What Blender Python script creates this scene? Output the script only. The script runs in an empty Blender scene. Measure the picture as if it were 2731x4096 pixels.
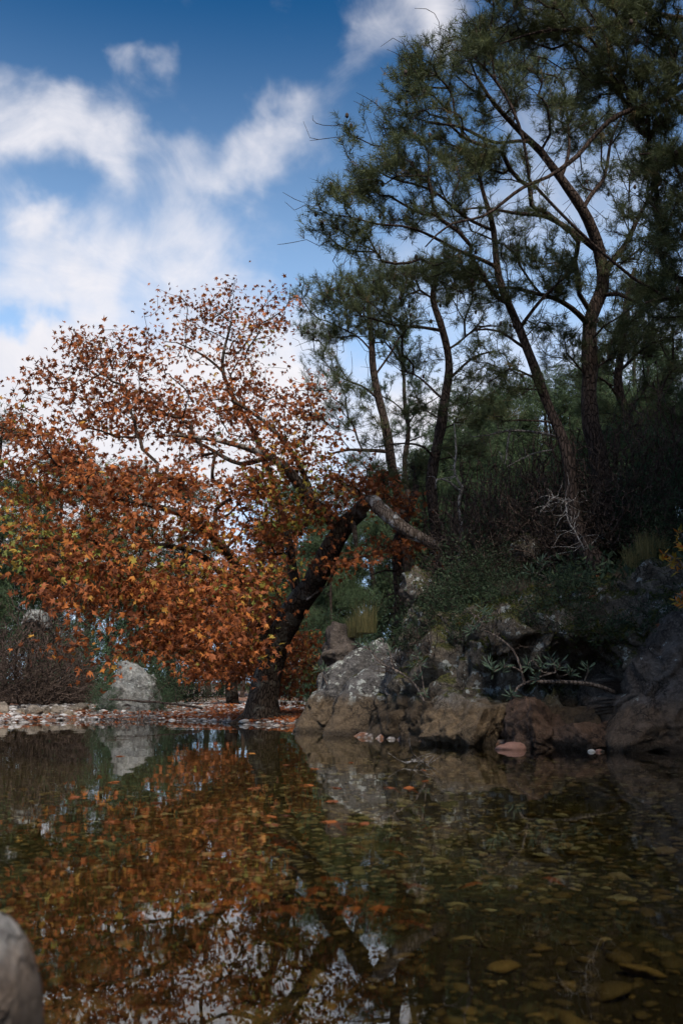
import bpy, bmesh, math
import numpy as np
from mathutils import Vector, Matrix, noise as mnoise
R = math.radians
rng = np.random.default_rng(7)
scene = bpy.context.scene
COL = scene.collection

# ------------------------------------------------------------------ camera
F, CX, CY, PITCH, CAMH = 3982.0, 1365.5, 2048.0, R(10.4), 0.5
cam_d = bpy.data.cameras.new('camera'); cam = bpy.data.objects.new('camera', cam_d); COL.objects.link(cam)
cam.location = (0, 0, CAMH); cam.rotation_euler = (R(90) + PITCH, 0, 0)
cam_d.sensor_fit = 'VERTICAL'; cam_d.sensor_height = 36.0; cam_d.sensor_width = 24.0; cam_d.lens = 35.0
cam_d.clip_start = 0.05; cam_d.clip_end = 3000
cam_d.dof.use_dof = True; cam_d.dof.focus_distance = 17.0; cam_d.dof.aperture_fstop = 3.6
scene.camera = cam

# ------------------------------------------------------------------ world, sun, exposure
SUN_EL, SUN_AZ = 50.0, 168.0          # azimuth clockwise from +Y: behind the camera, to the right
w = bpy.data.worlds.new('World'); scene.world = w; w.use_nodes = True
def cs(p): return math.cos(p), math.sin(p)
def pix(px, py, Y):
    c, s = cs(PITCH)
    u = (CY - py)
    d = np.array([px - CX, F*c - u*s, F*s + u*c])
    return d*(Y/d[1]) + np.array([0, 0, CAMH])
def pixdir(px, py):
    v = pix(px, py, 10.0) - np.array([0, 0, CAMH]); return v/np.linalg.norm(v)

def build_world():
    nt = w.node_tree; nt.nodes.clear(); L = nt.links
    def N(t, **k):
        n = nt.nodes.new(t)
        for a, b in k.items(): setattr(n, a, b)
        return n
    def M(op, a, b=None, c=None):
        n = N('ShaderNodeMath', operation=op)
        for i, v in enumerate((a, b, c)):
            if v is None: continue
            if isinstance(v, (int, float)): n.inputs[i].default_value = v
            else: L.new(v, n.inputs[i])
        return n.outputs[0]
    sky = N('ShaderNodeTexSky'); sky.sky_type = 'NISHITA'; sky.sun_disc = False
    sky.sun_elevation = R(SUN_EL); sky.sun_rotation = R(SUN_AZ)
    sky.air_density = 1.0; sky.dust_density = 0.4; sky.ozone_density = 2.0
    hs = N('ShaderNodeHueSaturation'); hs.inputs['Saturation'].default_value = 1.85; hs.inputs['Value'].default_value = .60
    L.new(sky.outputs[0], hs.inputs['Color'])
    tc = N('ShaderNodeTexCoord'); D = tc.outputs['Generated']
    # clouds live in direction space: a noise field, thicker round the banks that the sky shows
    mp = N('ShaderNodeMapping'); mp.inputs['Scale'].default_value = (1, 1, 1.35); L.new(D, mp.inputs[0])
    n1 = N('ShaderNodeTexNoise'); n1.inputs['Scale'].default_value = 5.5; n1.inputs['Detail'].default_value = 9; n1.inputs['Roughness'].default_value = 0.52; n1.inputs['Distortion'].default_value = 0.35
    L.new(mp.outputs[0], n1.inputs['Vector'])
    n2 = N('ShaderNodeTexNoise'); n2.inputs['Scale'].default_value = 13; n2.inputs['Detail'].default_value = 8; n2.inputs['Roughness'].default_value = 0.62; n2.inputs['Distortion'].default_value = .8
    L.new(mp.outputs[0], n2.inputs['Vector'])
    # warp the direction before measuring distance to the banks so their edges are ragged
    wn = N('ShaderNodeTexNoise'); wn.inputs['Scale'].default_value = 9; wn.inputs['Detail'].default_value = 5; L.new(D, wn.inputs['Vector'])
    ws = N('ShaderNodeVectorMath', operation='SUBTRACT'); L.new(wn.outputs['Color'], ws.inputs[0]); ws.inputs[1].default_value = (.5, .5, .5)
    wm = N('ShaderNodeVectorMath', operation='SCALE'); L.new(ws.outputs[0], wm.inputs[0]); wm.inputs['Scale'].default_value = 0.17
    wa = N('ShaderNodeVectorMath', operation='ADD'); L.new(D, wa.inputs[0]); L.new(wm.outputs[0], wa.inputs[1])
    WD = wa.outputs[0]
    acc = None
    # px, py, radius px, weight
    banks = [(100, 1500, 330, .62), (420, 1560, 420, .62), (900, 1560, 420, .55), (1250, 1500, 260, .35), (1500, 1850, 420, .4), (700, 2000, 600, .6), (60, 2100, 500, .6), (1900, 1650, 420, .4),
             (110, 1080, 230, .42), (400, 1090, 230, .36), (720, 1060, 240, .32), (140, 940, 100, .26),
             (40, 520, 270, .36), (300, 580, 230, .38), (480, 680, 170, .24), (1090, 520, 210, .42), (880, 640, 210, .34), (960, 750, 130, .24), (740, 850, 150, .16), (1250, 480, 200, .2),
             (490, 260, 110, .32), (610, 170, 110, .26), (1420, 230, 140, .22), (1720, 110, 220, .36), (2300, 700, 500, .12), (2600, 1500, 500, .2),
             (1000, 160, 420, -.32), (1350, 700, 330, -.16), (200, 150, 380, -.32), (1150, 980, 300, -.16), (250, 830, 170, -.16), (30, 1270, 120, -.5), (150, 1290, 100, -.4), (260, 1270, 80, -.25), (560, 1190, 110, -.2), (640, 450, 110, -.16), (1700, 600, 400, -.15)]
    for (px, py, r, wt) in banks:
        c = pixdir(px, py)
        vd = N('ShaderNodeVectorMath', operation='DISTANCE'); L.new(WD, vd.inputs[0]); vd.inputs[1].default_value = tuple(c)
        mr = N('ShaderNodeMapRange', interpolation_type='SMOOTHSTEP'); L.new(vd.outputs['Value'], mr.inputs['Value'])
        mr.inputs['From Min'].default_value = 0; mr.inputs['From Max'].default_value = 1.25*r/F; mr.inputs['To Min'].default_value = wt; mr.inputs['To Max'].default_value = 0
        acc = mr.outputs[0] if acc is None else M('ADD', acc, mr.outputs[0])
    acc = M('MINIMUM', acc, 0.62)
    dens = M('ADD', M('ADD', M('MULTIPLY', n1.outputs['Fac'], .65), M('MULTIPLY', n2.outputs['Fac'], .35)), acc)
    ramp = N('ShaderNodeMapRange', interpolation_type='SMOOTHSTEP'); L.new(dens, ramp.inputs['Value'])
    ramp.inputs['From Min'].default_value = .42; ramp.inputs['From Max'].default_value = 1.08
    mask = M('POWER', ramp.outputs[0], 0.9)
    cr = N('ShaderNodeMix', data_type='RGBA'); L.new(n2.outputs['Fac'], cr.inputs['Factor'])
    cr.inputs['A'].default_value = (4.6, 4.8, 5.4, 1); cr.inputs['B'].default_value = (6.8, 6.5, 6.6, 1)
    sz = N('ShaderNodeSeparateXYZ'); L.new(D, sz.inputs[0])      # thin bright air towards the horizon
    vr = N('ShaderNodeMapRange', interpolation_type='SMOOTHSTEP'); L.new(sz.outputs['Z'], vr.inputs['Value'])
    vr.inputs['From Min'].default_value = .15; vr.inputs['From Max'].default_value = .66; vr.inputs['To Min'].default_value = .85; vr.inputs['To Max'].default_value = 0
    veil = N('ShaderNodeMix', data_type='RGBA'); L.new(vr.outputs[0], veil.inputs['Factor']); L.new(hs.outputs[0], veil.inputs['A']); veil.inputs['B'].default_value = (4.3, 6.2, 9.0, 1)
    mx = N('ShaderNodeMix', data_type='RGBA'); L.new(mask, mx.inputs['Factor']); L.new(veil.outputs['Result'], mx.inputs['A']); L.new(cr.outputs['Result'], mx.inputs['B'])
    bg = N('ShaderNodeBackground'); bg.inputs['Strength'].default_value = 0.095; L.new(mx.outputs['Result'], bg.inputs['Color'])
    out = N('ShaderNodeOutputWorld'); L.new(bg.outputs[0], out.inputs['Surface'])
build_world()
sun_d = bpy.data.lights.new('sun', 'SUN'); sun = bpy.data.objects.new('sun', sun_d); COL.objects.link(sun)
sun_d.energy = 4.0; sun_d.angle = R(20); sun_d.color = (1.0, .93, .83)
az, el = R(SUN_AZ), R(SUN_EL)
sdir = Vector((math.sin(az)*math.cos(el), math.cos(az)*math.cos(el), math.sin(el)))
sun.rotation_euler = sdir.to_track_quat('Z', 'Y').to_euler()
scene.view_settings.view_transform = 'Standard'; scene.view_settings.look = 'None'
scene.view_settings.exposure = 0.7; scene.view_settings.gamma = 1.0
scene.render.engine = 'CYCLES'
scene.cycles.use_denoising = True
scene.cycles.max_bounces = 5; scene.cycles.transparent_max_bounces = 8; scene.cycles.transmission_bounces = 2
scene.cycles.use_adaptive_sampling = True; scene.cycles.adaptive_threshold = 0.04
scene.cycles.diffuse_bounces = 2; scene.cycles.glossy_bounces = 2
scene.cycles.caustics_reflective = False; scene.cycles.caustics_refractive = False
scene.cycles.sample_clamp_indirect = 4.0

# ------------------------------------------------------------------ mesh helpers
def tag(o, label=None, cat=None, group=None, kind=None):
    if label: o['label'] = label
    if cat: o['category'] = cat
    if group: o['group'] = group
    if kind: o['kind'] = kind
    return o
def link(o, parent=None, loc=None):
    COL.objects.link(o)
    if parent is not None: o.parent = parent
    if loc is not None: o.location = tuple(float(v) for v in loc)
    return o
def empty(name, loc, label, cat, group=None):
    o = bpy.data.objects.new(name, None); link(o, None, loc); o.empty_display_size = .1
    return tag(o, label, cat, group)
def mesh_np(name, V, Fc, mat, smooth=True, attrs=None):
    """V (n,3); Fc (m,k) equal-sized polygons; attrs: name -> per-vertex floats"""
    V = np.ascontiguousarray(V, dtype=np.float32); Fc = np.ascontiguousarray(Fc, dtype=np.int32)
    me = bpy.data.meshes.new(name)
    me.vertices.add(len(V)); me.vertices.foreach_set('co', V.ravel())
    k = Fc.shape[1]; me.loops.add(Fc.size); me.loops.foreach_set('vertex_index', Fc.ravel())
    me.polygons.add(len(Fc)); me.polygons.foreach_set('loop_start', np.arange(0, Fc.size, k, dtype=np.int32))
    me.polygons.foreach_set('use_smooth', np.full(len(Fc), smooth))
    if attrs:
        for an, av in attrs.items():
            a = me.attributes.new(an, 'FLOAT', 'POINT'); a.data.foreach_set('value', np.ascontiguousarray(av, dtype=np.float32))
    me.update(calc_edges=True)
    if mat: me.materials.append(mat)
    return me
def part(name, me, root, kind=None, base=None):
    """mesh in world coordinates -> child of root (root is only translated)"""
    o = bpy.data.objects.new(name, me); link(o, root, None)
    b = np.array(root.location) if base is None else base
    o.location = tuple(-np.array(b))
    if kind: o['kind'] = kind
    return o
def fbm(P, scale, oct=4, seed=0):
    out = np.empty(len(P))
    off = Vector((seed*13.7, seed*7.1, seed*3.3))
    for i, p in enumerate(P):
        out[i] = mnoise.fractal(Vector(p)*scale + off, 1.0, 2.0, oct)
    return out
def unit(v, axis=-1):
    return v/np.maximum(np.linalg.norm(v, axis=axis, keepdims=True), 1e-9)
def frames(T):
    """for directions T (n,3) two perpendicular unit vectors"""
    ref = np.where(np.abs(T[:, 2:3]) < .9, np.array([[0, 0, 1.]]), np.array([[1., 0, 0]]))
    U = unit(np.cross(T, ref)); return U, np.cross(T, U)
def tube(P, rad, sides):
    """one tapered tube -> V, F(quads)"""
    P = np.asarray(P, float); n = len(P)
    T = np.gradient(P, axis=0) if n > 1 else np.array([[0, 0, 1.]])
    T = unit(T)
    U = np.zeros_like(T); ref = np.array([0.31, 0.77, 0.55]); u = unit(np.cross(T[0], ref))
    for i in range(n):
        u = u - T[i]*np.dot(u, T[i]); u = u/max(np.linalg.norm(u), 1e-9); U[i] = u
    W = np.cross(T, U)
    a = np.arange(sides)*2*np.pi/sides
    V = P[:, None] + (np.cos(a)[None, :, None]*U[:, None] + np.sin(a)[None, :, None]*W[:, None])*np.asarray(rad)[:, None, None]
    idx = np.arange(n*sides).reshape(n, sides)
    a0, a1 = idx[:-1], idx[1:]
    Fq = np.stack([a0, np.roll(a0, -1, 1), np.roll(a1, -1, 1), a1], -1).reshape(-1, 4)
    return V.reshape(-1, 3), Fq
def tubes_mesh(name, chains, mat, sides=4):
    Vs, Fs, o = [], [], 0
    for P, r in chains:
        V, Fq = tube(P, r, sides); Vs.append(V); Fs.append(Fq + o); o += len(V)
    return mesh_np(name, np.concatenate(Vs), np.concatenate(Fs), mat)
def smooth_path(pts, step=.15):
    """Catmull-Rom through rows (x,y,z,r)"""
    P = np.asarray(pts, float); Q = np.vstack([2*P[0]-P[1], P, 2*P[-1]-P[-2]]); out = []
    for i in range(1, len(Q)-2):
        p0, p1, p2, p3 = Q[i-1:i+3]; k = max(2, int(np.linalg.norm(p2[:3]-p1[:3])/step))
        for t in np.linspace(0, 1, k, endpoint=False):
            out.append(.5*((2*p1)+(-p0+p2)*t+(2*p0-5*p1+4*p2-p3)*t*t+(-p0+3*p1-3*p2+p3)*t**3))
    out.append(P[-1]); out = np.array(out); out[:, 3] = np.maximum(out[:, 3], .003); return out
def bark_tube(name, path, mat, sides=12, rough=.10, seed=0, flare=0.0):
    P = path[:, :3]; r = path[:, 3].copy()
    if flare:
        d = np.concatenate([[0], np.cumsum(np.linalg.norm(np.diff(P, axis=0), axis=1))]); r = r*(1+flare*np.exp(-d/.35))
    V, Fq = tube(P, r, sides)
    n = len(P); ctr = np.repeat(P, sides, 0); rr = np.repeat(r, sides)
    k = fbm(V*np.array([1, 1, .45]), 7.0, 3, seed); k2 = fbm(V, 1.7, 2, seed+5)
    V = ctr + (V-ctr)*(1 + rough*k + rough*1.2*k2)[:, None]
    tip = len(V); V = np.vstack([V, P[-1:]+unit(P[-1:]-P[-2:-1])*r[-1]*.6])
    me_q = Fq; cap = np.array([[(n-1)*sides+i, (n-1)*sides+(i+1) % sides, tip, tip] for i in range(sides)])
    tri = np.vstack([me_q[:, [0, 1, 2]], me_q[:, [0, 2, 3]], cap[:, :3]])
    return mesh_np(name, V, tri, mat)

# ------------------------------------------------------------------ materials
def mat_new(name):
    m = bpy.data.materials.new(name); m.use_nodes = True; nt = m.node_tree; nt.nodes.clear(); return m, nt
class NB:
    def __init__(s, nt): s.nt = nt; s.L = nt.links
    def n(s, t, **k):
        nd = s.nt.nodes.new(t)
        for a, b in k.items(): setattr(nd, a, b)
        return nd
    def val(s, sock, v):
        if isinstance(v, (int, float)): sock.default_value = v
        elif isinstance(v, (tuple, list)): sock.default_value = tuple(v) if len(v) == 4 or sock.type == 'VECTOR' else tuple(v)+(1,)
        else: s.L.new(v, sock)
    def math(s, op, a, b=0.0, c=0.0, clamp=False):
        nd = s.n('ShaderNodeMath', operation=op, use_clamp=clamp)
        for i, v in enumerate((a, b, c)): s.val(nd.inputs[i], v)
        return nd.outputs[0]
    def noise(s, vec, scale, detail=4, rough=.55, dist=0.0):
        nd = s.n('ShaderNodeTexNoise'); s.L.new(vec, nd.inputs['Vector'])
        nd.inputs['Scale'].default_value = scale; nd.inputs['Detail'].default_value = detail; nd.inputs['Roughness'].default_value = rough; nd.inputs['Distortion'].default_value = dist
        return nd.outputs['Fac']
    def voro(s, vec, scale, feature='F1', out='Distance', rand=1.0):
        nd = s.n('ShaderNodeTexVoronoi', feature=feature); s.L.new(vec, nd.inputs['Vector']); nd.inputs['Scale'].default_value = scale
        nd.inputs['Randomness'].default_value = rand
        return nd.outputs[out]
    def ramp(s, fac, stops, interp='LINEAR'):
        nd = s.n('ShaderNodeValToRGB'); cr = nd.color_ramp; cr.interpolation = interp
        while len(cr.elements) < len(stops): cr.elements.new(.5)
        for e, (p, c) in zip(cr.elements, stops): e.position = p; e.color = tuple(c)+(1,)
        s.L.new(fac, nd.inputs[0]); return nd.outputs[0]
    def mix(s, f, a, b, bt='MIX'):
        nd = s.n('ShaderNodeMix', data_type='RGBA', blend_type=bt); s.val(nd.inputs['Factor'], f); s.val(nd.inputs['A'], a); s.val(nd.inputs['B'], b); return nd.outputs['Result']
    def step(s, v, lo, hi):
        nd = s.n('ShaderNodeMapRange', interpolation_type='SMOOTHSTEP'); s.L.new(v, nd.inputs['Value'])
        nd.inputs['From Min'].default_value = lo; nd.inputs['From Max'].default_value = hi; return nd.outputs[0]
    def bump(s, h, strength=.5, dist=.02):
        nd = s.n('ShaderNodeBump'); s.L.new(h, nd.inputs['Height']); nd.inputs['Strength'].default_value = strength; nd.inputs['Distance'].default_value = dist; return nd.outputs[0]
    def pos(s): return s.n('ShaderNodeNewGeometry').outputs['Position']
    def obj(s): return s.n('ShaderNodeTexCoord').outputs['Object']
    def out(s, sh):
        o = s.n('ShaderNodeOutputMaterial'); s.L.new(sh, o.inputs['Surface'])
    def pbr(s, col, rough=.8, bump=None, spec=.3):
        p = s.n('ShaderNodeBsdfPrincipled'); s.val(p.inputs['Base Color'], col); s.val(p.inputs['Roughness'], rough); p.inputs['Specular IOR Level'].default_value = spec
        if bump is not None: s.L.new(bump, p.inputs['Normal'])
        return p.outputs[0]
    def hue(s):
        a = s.n('ShaderNodeAttribute', attribute_type='GEOMETRY', attribute_name='hue'); b = s.n('ShaderNodeAttribute', attribute_type='OBJECT', attribute_name='hue')
        return s.math('ADD', a.outputs['Fac'], b.outputs['Fac'])
def leaf_mat(name, stops, trans=.3, rough=.55, grain=None):
    m, nt = mat_new(name); b = NB(nt)
    col = b.ramp(b.hue(), stops)
    if grain:
        g = b.noise(b.pos(), grain, 3); col = b.mix(.35, col, b.mix(g, (.25, .25, .25), (1.2, 1.2, 1.2)), 'MULTIPLY')
    p = b.pbr(col, rough, None, .12)
    t = b.n('ShaderNodeBsdfTranslucent'); b.L.new(col, t.inputs['Color'])
    mx = b.n('ShaderNodeMixShader'); mx.inputs[0].default_value = trans; b.L.new(p, mx.inputs[1]); b.L.new(t.outputs[0], mx.inputs[2]); b.out(mx.outputs[0]); return m
def bark_mat(name, dark, light, patch=None, scale=9.0, stretch=.35):
    m, nt = mat_new(name); b = NB(nt)
    mp = b.n('ShaderNodeMapping'); mp.inputs['Scale'].default_value = (1, 1, stretch); b.L.new(b.pos(), mp.inputs[0]); v = mp.outputs[0]
    n1 = b.noise(v, scale*2.2, 6, .65, .6); cr = b.voro(v, scale, 'DISTANCE_TO_EDGE'); crack = b.step(cr, .02, .16)
    col = b.mix(b.math('MULTIPLY', n1, crack), dark, light)
    if patch:
        pn = b.step(b.noise(b.pos(), 3.2, 5, .6), .54, .64); col = b.mix(pn, col, patch)
    h = b.math('ADD', b.math('MULTIPLY', crack, .7), b.math('MULTIPLY', n1, .6))
    b.out(b.pbr(col, .9, b.bump(h, .9, .03), .15)); return m

MAT = {}
MAT['pine_bark'] = bark_mat('pine_bark', (.018, .012, .010), (.10, .070, .056), None, 24, .3)
MAT['plane_bark'] = bark_mat('plane_bark', (.020, .014, .011), (.12, .09, .068), (.13, .12, .10), 20)
MAT['plane_pale'] = bark_mat('plane_pale', (.05, .035, .025), (.19, .15, .125), (.34, .33, .32), 18)
MAT['twig'] = bark_mat('twig', (.02, .013, .010), (.085, .06, .05), None, 30)
MAT['plane_twig'] = bark_mat('plane_twig', (.03, .018, .012), (.12, .08, .06), None, 30)
MAT['dead'] = bark_mat('dead', (.12, .10, .09), (.38, .36, .34), None, 22)
MAT['brush'] = bark_mat('brush', (.04, .028, .022), (.14, .10, .082), None, 20)
MAT['oleander_stem'] = bark_mat('oleander_stem', (.08, .06, .05), (.26, .21, .18), None, 25)
MAT['plane_leaf'] = leaf_mat('plane_leaf', [(0, (.15, .055, .03)), (.22, (.26, .090, .042)), (.45, (.38, .122, .044)), (.62, (.50, .165, .046)), (.75, (.52, .24, .055)), (.86, (.38, .30, .06)), (1, (.19, .25, .07))], .38, .5, 60)
MAT['pine_needle'] = leaf_mat('pine_needle', [(0, (.045, .054, .024)), (.5, (.080, .096, .042)), (.85, (.12, .135, .06)), (1, (.16, .11, .05))], .25, .5)
MAT['far_needle'] = leaf_mat('far_needle', [(0, (.034, .052, .026)), (.5, (.062, .092, .045)), (1, (.095, .13, .06))], .25, .6)
MAT['bush_leaf'] = leaf_mat('bush_leaf', [(0, (.018, .030, .016)), (.6, (.04, .062, .032)), (1, (.075, .095, .05))], .25, .5)
MAT['green_bush_leaf'] = leaf_mat('green_bush_leaf', [(0, (.035, .065, .036)), (.6, (.065, .11, .06)), (1, (.10, .15, .075))], .3, .6)
MAT['oleander_leaf'] = leaf_mat('oleander_leaf', [(0, (.034, .055, .036)), (.6, (.072, .105, .070)), (1, (.12, .15, .10))], .2, .5)
MAT['yellow_leaf'] = leaf_mat('yellow_leaf', [(0, (.16, .15, .03)), (.4, (.36, .22, .03)), (.75, (.45, .16, .025)), (1, (.40, .09, .02))], .35, .5)
MAT['grass'] = leaf_mat('grass', [(0, (.05, .06, .025)), (.5, (.13, .12, .05)), (1, (.22, .18, .09))], .3, .7)
MAT['dry_tuft'] = leaf_mat('dry_tuft', [(0, (.06, .04, .03)), (1, (.15, .11, .085))], .2, .8)
MAT['moss'] = leaf_mat('moss', [(0, (.028, .035, .010)), (.6, (.07, .075, .018)), (1, (.13, .12, .03))], .2, .9)

def rock_mat(name, grey=(.16, .145, .13), tan=(.16, .11, .065), lichen=.5, moss=.5, stain=.55, pale=(.46, .48, .45)):
    m, nt = mat_new(name); b = NB(nt); P = b.pos()
    n1 = b.noise(P, 2.3, 8, .66, .4); n2 = b.noise(P, 11, 8, .7, .3); n3 = b.noise(P, 45, 5, .65)
    base = b.mix(b.step(n1, .3, .7), tuple(c*.35 for c in grey), tuple(c*1.3 for c in grey))
    base = b.mix(b.step(n2, .42, .68), base, tuple(c*.30 for c in grey))
    base = b.mix(b.math('MULTIPLY', b.step(n3, .45, .7), .5), base, tuple(c*1.7 for c in grey))
    g = b.n('ShaderNodeNewGeometry'); sep = b.n('ShaderNodeSeparateXYZ'); b.L.new(g.outputs['Normal'], sep.inputs[0]); nz = sep.outputs['Z']
    sp = b.n('ShaderNodeSeparateXYZ'); b.L.new(P, sp.inputs[0]); z = sp.outputs['Z']
    # rock below the flood line is washed clean and tan
    zz = b.math('ADD', z, b.math('MULTIPLY', b.math('SUBTRACT', n1, .5), .4))
    low = b.math('SUBTRACT', 1.0, b.step(zz, stain*.6, stain))
    tanc = b.mix(b.step(n2, .3, .72), tuple(c*1.25 for c in tan), tuple(c*.40 for c in tan))
    tanc = b.mix(b.math('MULTIPLY', b.step(n3, .5, .7), .4), tanc, tuple(c*1.6 for c in tan))
    col = b.mix(low, base, tanc)
    if lichen:
        wv = b.n('ShaderNodeVectorMath', operation='ADD'); b.L.new(P, wv.inputs[0])
        wn = b.n('ShaderNodeTexNoise'); wn.inputs['Scale'].default_value = 18; wn.inputs['Detail'].default_value = 5; b.L.new(P, wn.inputs['Vector'])
        wsc = b.n('ShaderNodeVectorMath', operation='SCALE'); b.L.new(wn.outputs['Color'], wsc.inputs[0]); wsc.inputs['Scale'].default_value = .16; b.L.new(wsc.outputs[0], wv.inputs[1])
        vc = b.n('ShaderNodeTexVoronoi'); vc.inputs['Scale'].default_value = 9; b.L.new(wv.outputs[0], vc.inputs['Vector'])
        sc = b.n('ShaderNodeSeparateColor'); b.L.new(vc.outputs['Color'], sc.inputs[0])
        rad = b.math('MULTIPLY', b.math('SUBTRACT', sc.outputs[0], 1-lichen*.7), .95)
        spot = b.step(b.math('SUBTRACT', rad, vc.outputs['Distance']), -.03, .05)
        big = b.step(b.math('ADD', b.noise(P, 6.5, 9, .75, .3), b.math('MULTIPLY', nz, .08)), .70-lichen*.10, .72-lichen*.10)
        area = b.step(b.math('ADD', b.noise(P, 1.3, 4), b.math('MULTIPLY', nz, .16)), .40, .56)
        lk = b.math('MULTIPLY', b.math('MULTIPLY', b.math('MAXIMUM', spot, big), area), b.math('SUBTRACT', 1.0, low))
        lk = b.math('MULTIPLY', lk, b.step(n3, .28, .5))
        col = b.mix(b.math('MULTIPLY', lk, .9), col, b.mix(n2, tuple(c*.55 for c in pale), pale))
    if moss:
        mk = b.step(b.math('ADD', b.math('MULTIPLY', nz, .5), b.math('MULTIPLY', b.math('ADD', n1, b.math('MULTIPLY', n2, .5)), .6)), 1.12-moss*.50, 1.26-moss*.50)
        mk = b.math('MULTIPLY', mk, b.math('SUBTRACT', 1.0, low))
        col = b.mix(mk, col, b.mix(b.step(n3, .35, .65), (.014, .016, .006), (.10, .095, .028)))
    cv = b.n('ShaderNodeVectorMath', operation='ADD'); b.L.new(P, cv.inputs[0]); cn = b.n('ShaderNodeTexNoise'); cn.inputs['Scale'].default_value = 3.0; cn.inputs['Detail'].default_value = 5; b.L.new(P, cn.inputs['Vector'])
    cs_ = b.n('ShaderNodeVectorMath', operation='SCALE'); b.L.new(cn.outputs['Color'], cs_.inputs[0]); cs_.inputs['Scale'].default_value = .6; b.L.new(cs_.outputs[0], cv.inputs[1])
    crack = b.math('MULTIPLY', b.step(b.voro(cv.outputs[0], 3.2, 'DISTANCE_TO_EDGE'), .0, .028), b.math('ADD', .5, b.math('MULTIPLY', b.step(b.voro(cv.outputs[0], 9, 'DISTANCE_TO_EDGE'), .0, .05), .5)))
    crack = b.math('MAXIMUM', crack, b.math('SUBTRACT', 1.0, b.math('MULTIPLY', b.step(b.noise(P, 1.9, 4, .6), .50, .62), .85)))
    col = b.mix(crack, tuple(c*.12 for c in grey), col)
    wet = b.math('SUBTRACT', 1.0, b.step(b.math('ADD', z, b.math('MULTIPLY', b.math('SUBTRACT', n2, .5), .12)), .03, .10))      # splashed band at the waterline
    col = b.mix(b.math('MULTIPLY', wet, .62), col, (.02, .016, .012))
    h = b.math('ADD', b.math('ADD', b.math('ADD', n1, b.math('MULTIPLY', n2, .7)), b.math('MULTIPLY', n3, .22)), b.math('MULTIPLY', crack, .5))
    b.out(b.pbr(col, b.math('SUBTRACT', .9, b.math('MULTIPLY', wet, .5)), b.bump(h, 1.0, .10), .2)); return m
MAT['rock'] = rock_mat('rock')
MAT['rock_lichen'] = rock_mat('rock_lichen', grey=(.11, .103, .10), tan=(.105, .075, .048), lichen=.8, moss=.45)
MAT['rock_moss'] = rock_mat('rock_moss', grey=(.14, .115, .09), tan=(.09, .062, .038), lichen=.88, moss=.85, stain=.6)
MAT['rock_red'] = rock_mat('rock_red', grey=(.12, .095, .08), tan=(.13, .078, .052), lichen=.1, moss=.4, stain=.75)
MAT['rock_dark'] = rock_mat('rock_dark', grey=(.13, .105, .09), tan=(.14, .095, .065), lichen=.3, moss=.2, stain=.5)
MAT['rock_pale'] = rock_mat('rock_pale', grey=(.20, .20, .19), tan=(.20, .18, .155), lichen=.6, moss=.12, stain=.1)
MAT['rock_tan'] = rock_mat('rock_tan', grey=(.22, .185, .15), tan=(.24, .19, .14), lichen=.1, moss=.05, stain=.2)
MAT['rock_fore'] = rock_mat('rock_fore', grey=(.60, .56, .52), tan=(.40, .30, .23), lichen=0, moss=0, stain=.17)
def pebble_mat(name):
    m, nt = mat_new(name); b = NB(nt); P = b.pos()
    n1 = b.noise(P, 25, 5, .6)
    col = b.ramp(b.hue(), [(0, (.035, .027, .014)), (.3, (.085, .062, .030)), (.55, (.19, .13, .06)), (.75, (.30, .26, .17)), (.9, (.42, .41, .33)), (1, (.32, .16, .09))])
    col = b.mix(.55, col, b.mix(n1, (.3, .28, .24), (1.25, 1.2, 1.1)), 'MULTIPLY')
    b.out(b.pbr(col, .75, b.bump(n1, .4, .01), .2)); return m
MAT['pebble'] = pebble_mat('pebble')
def plain(name, a, c, scale=12, rough=.8):
    m, nt = mat_new(name); b = NB(nt); n1 = b.noise(b.pos(), scale, 6, .62)
    b.out(b.pbr(b.mix(n1, a, c), rough, b.bump(n1, .6, .02), .25)); return m
MAT['red_stone'] = plain('red_stone', (.11, .055, .042), (.30, .165, .125), 14)
MAT['shingle_white'] = plain('white_stone', (.22, .21, .19), (.45, .44, .42), 30)
MAT['cone'] = plain('cone', (.02, .013, .01), (.06, .04, .03), 60)

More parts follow.
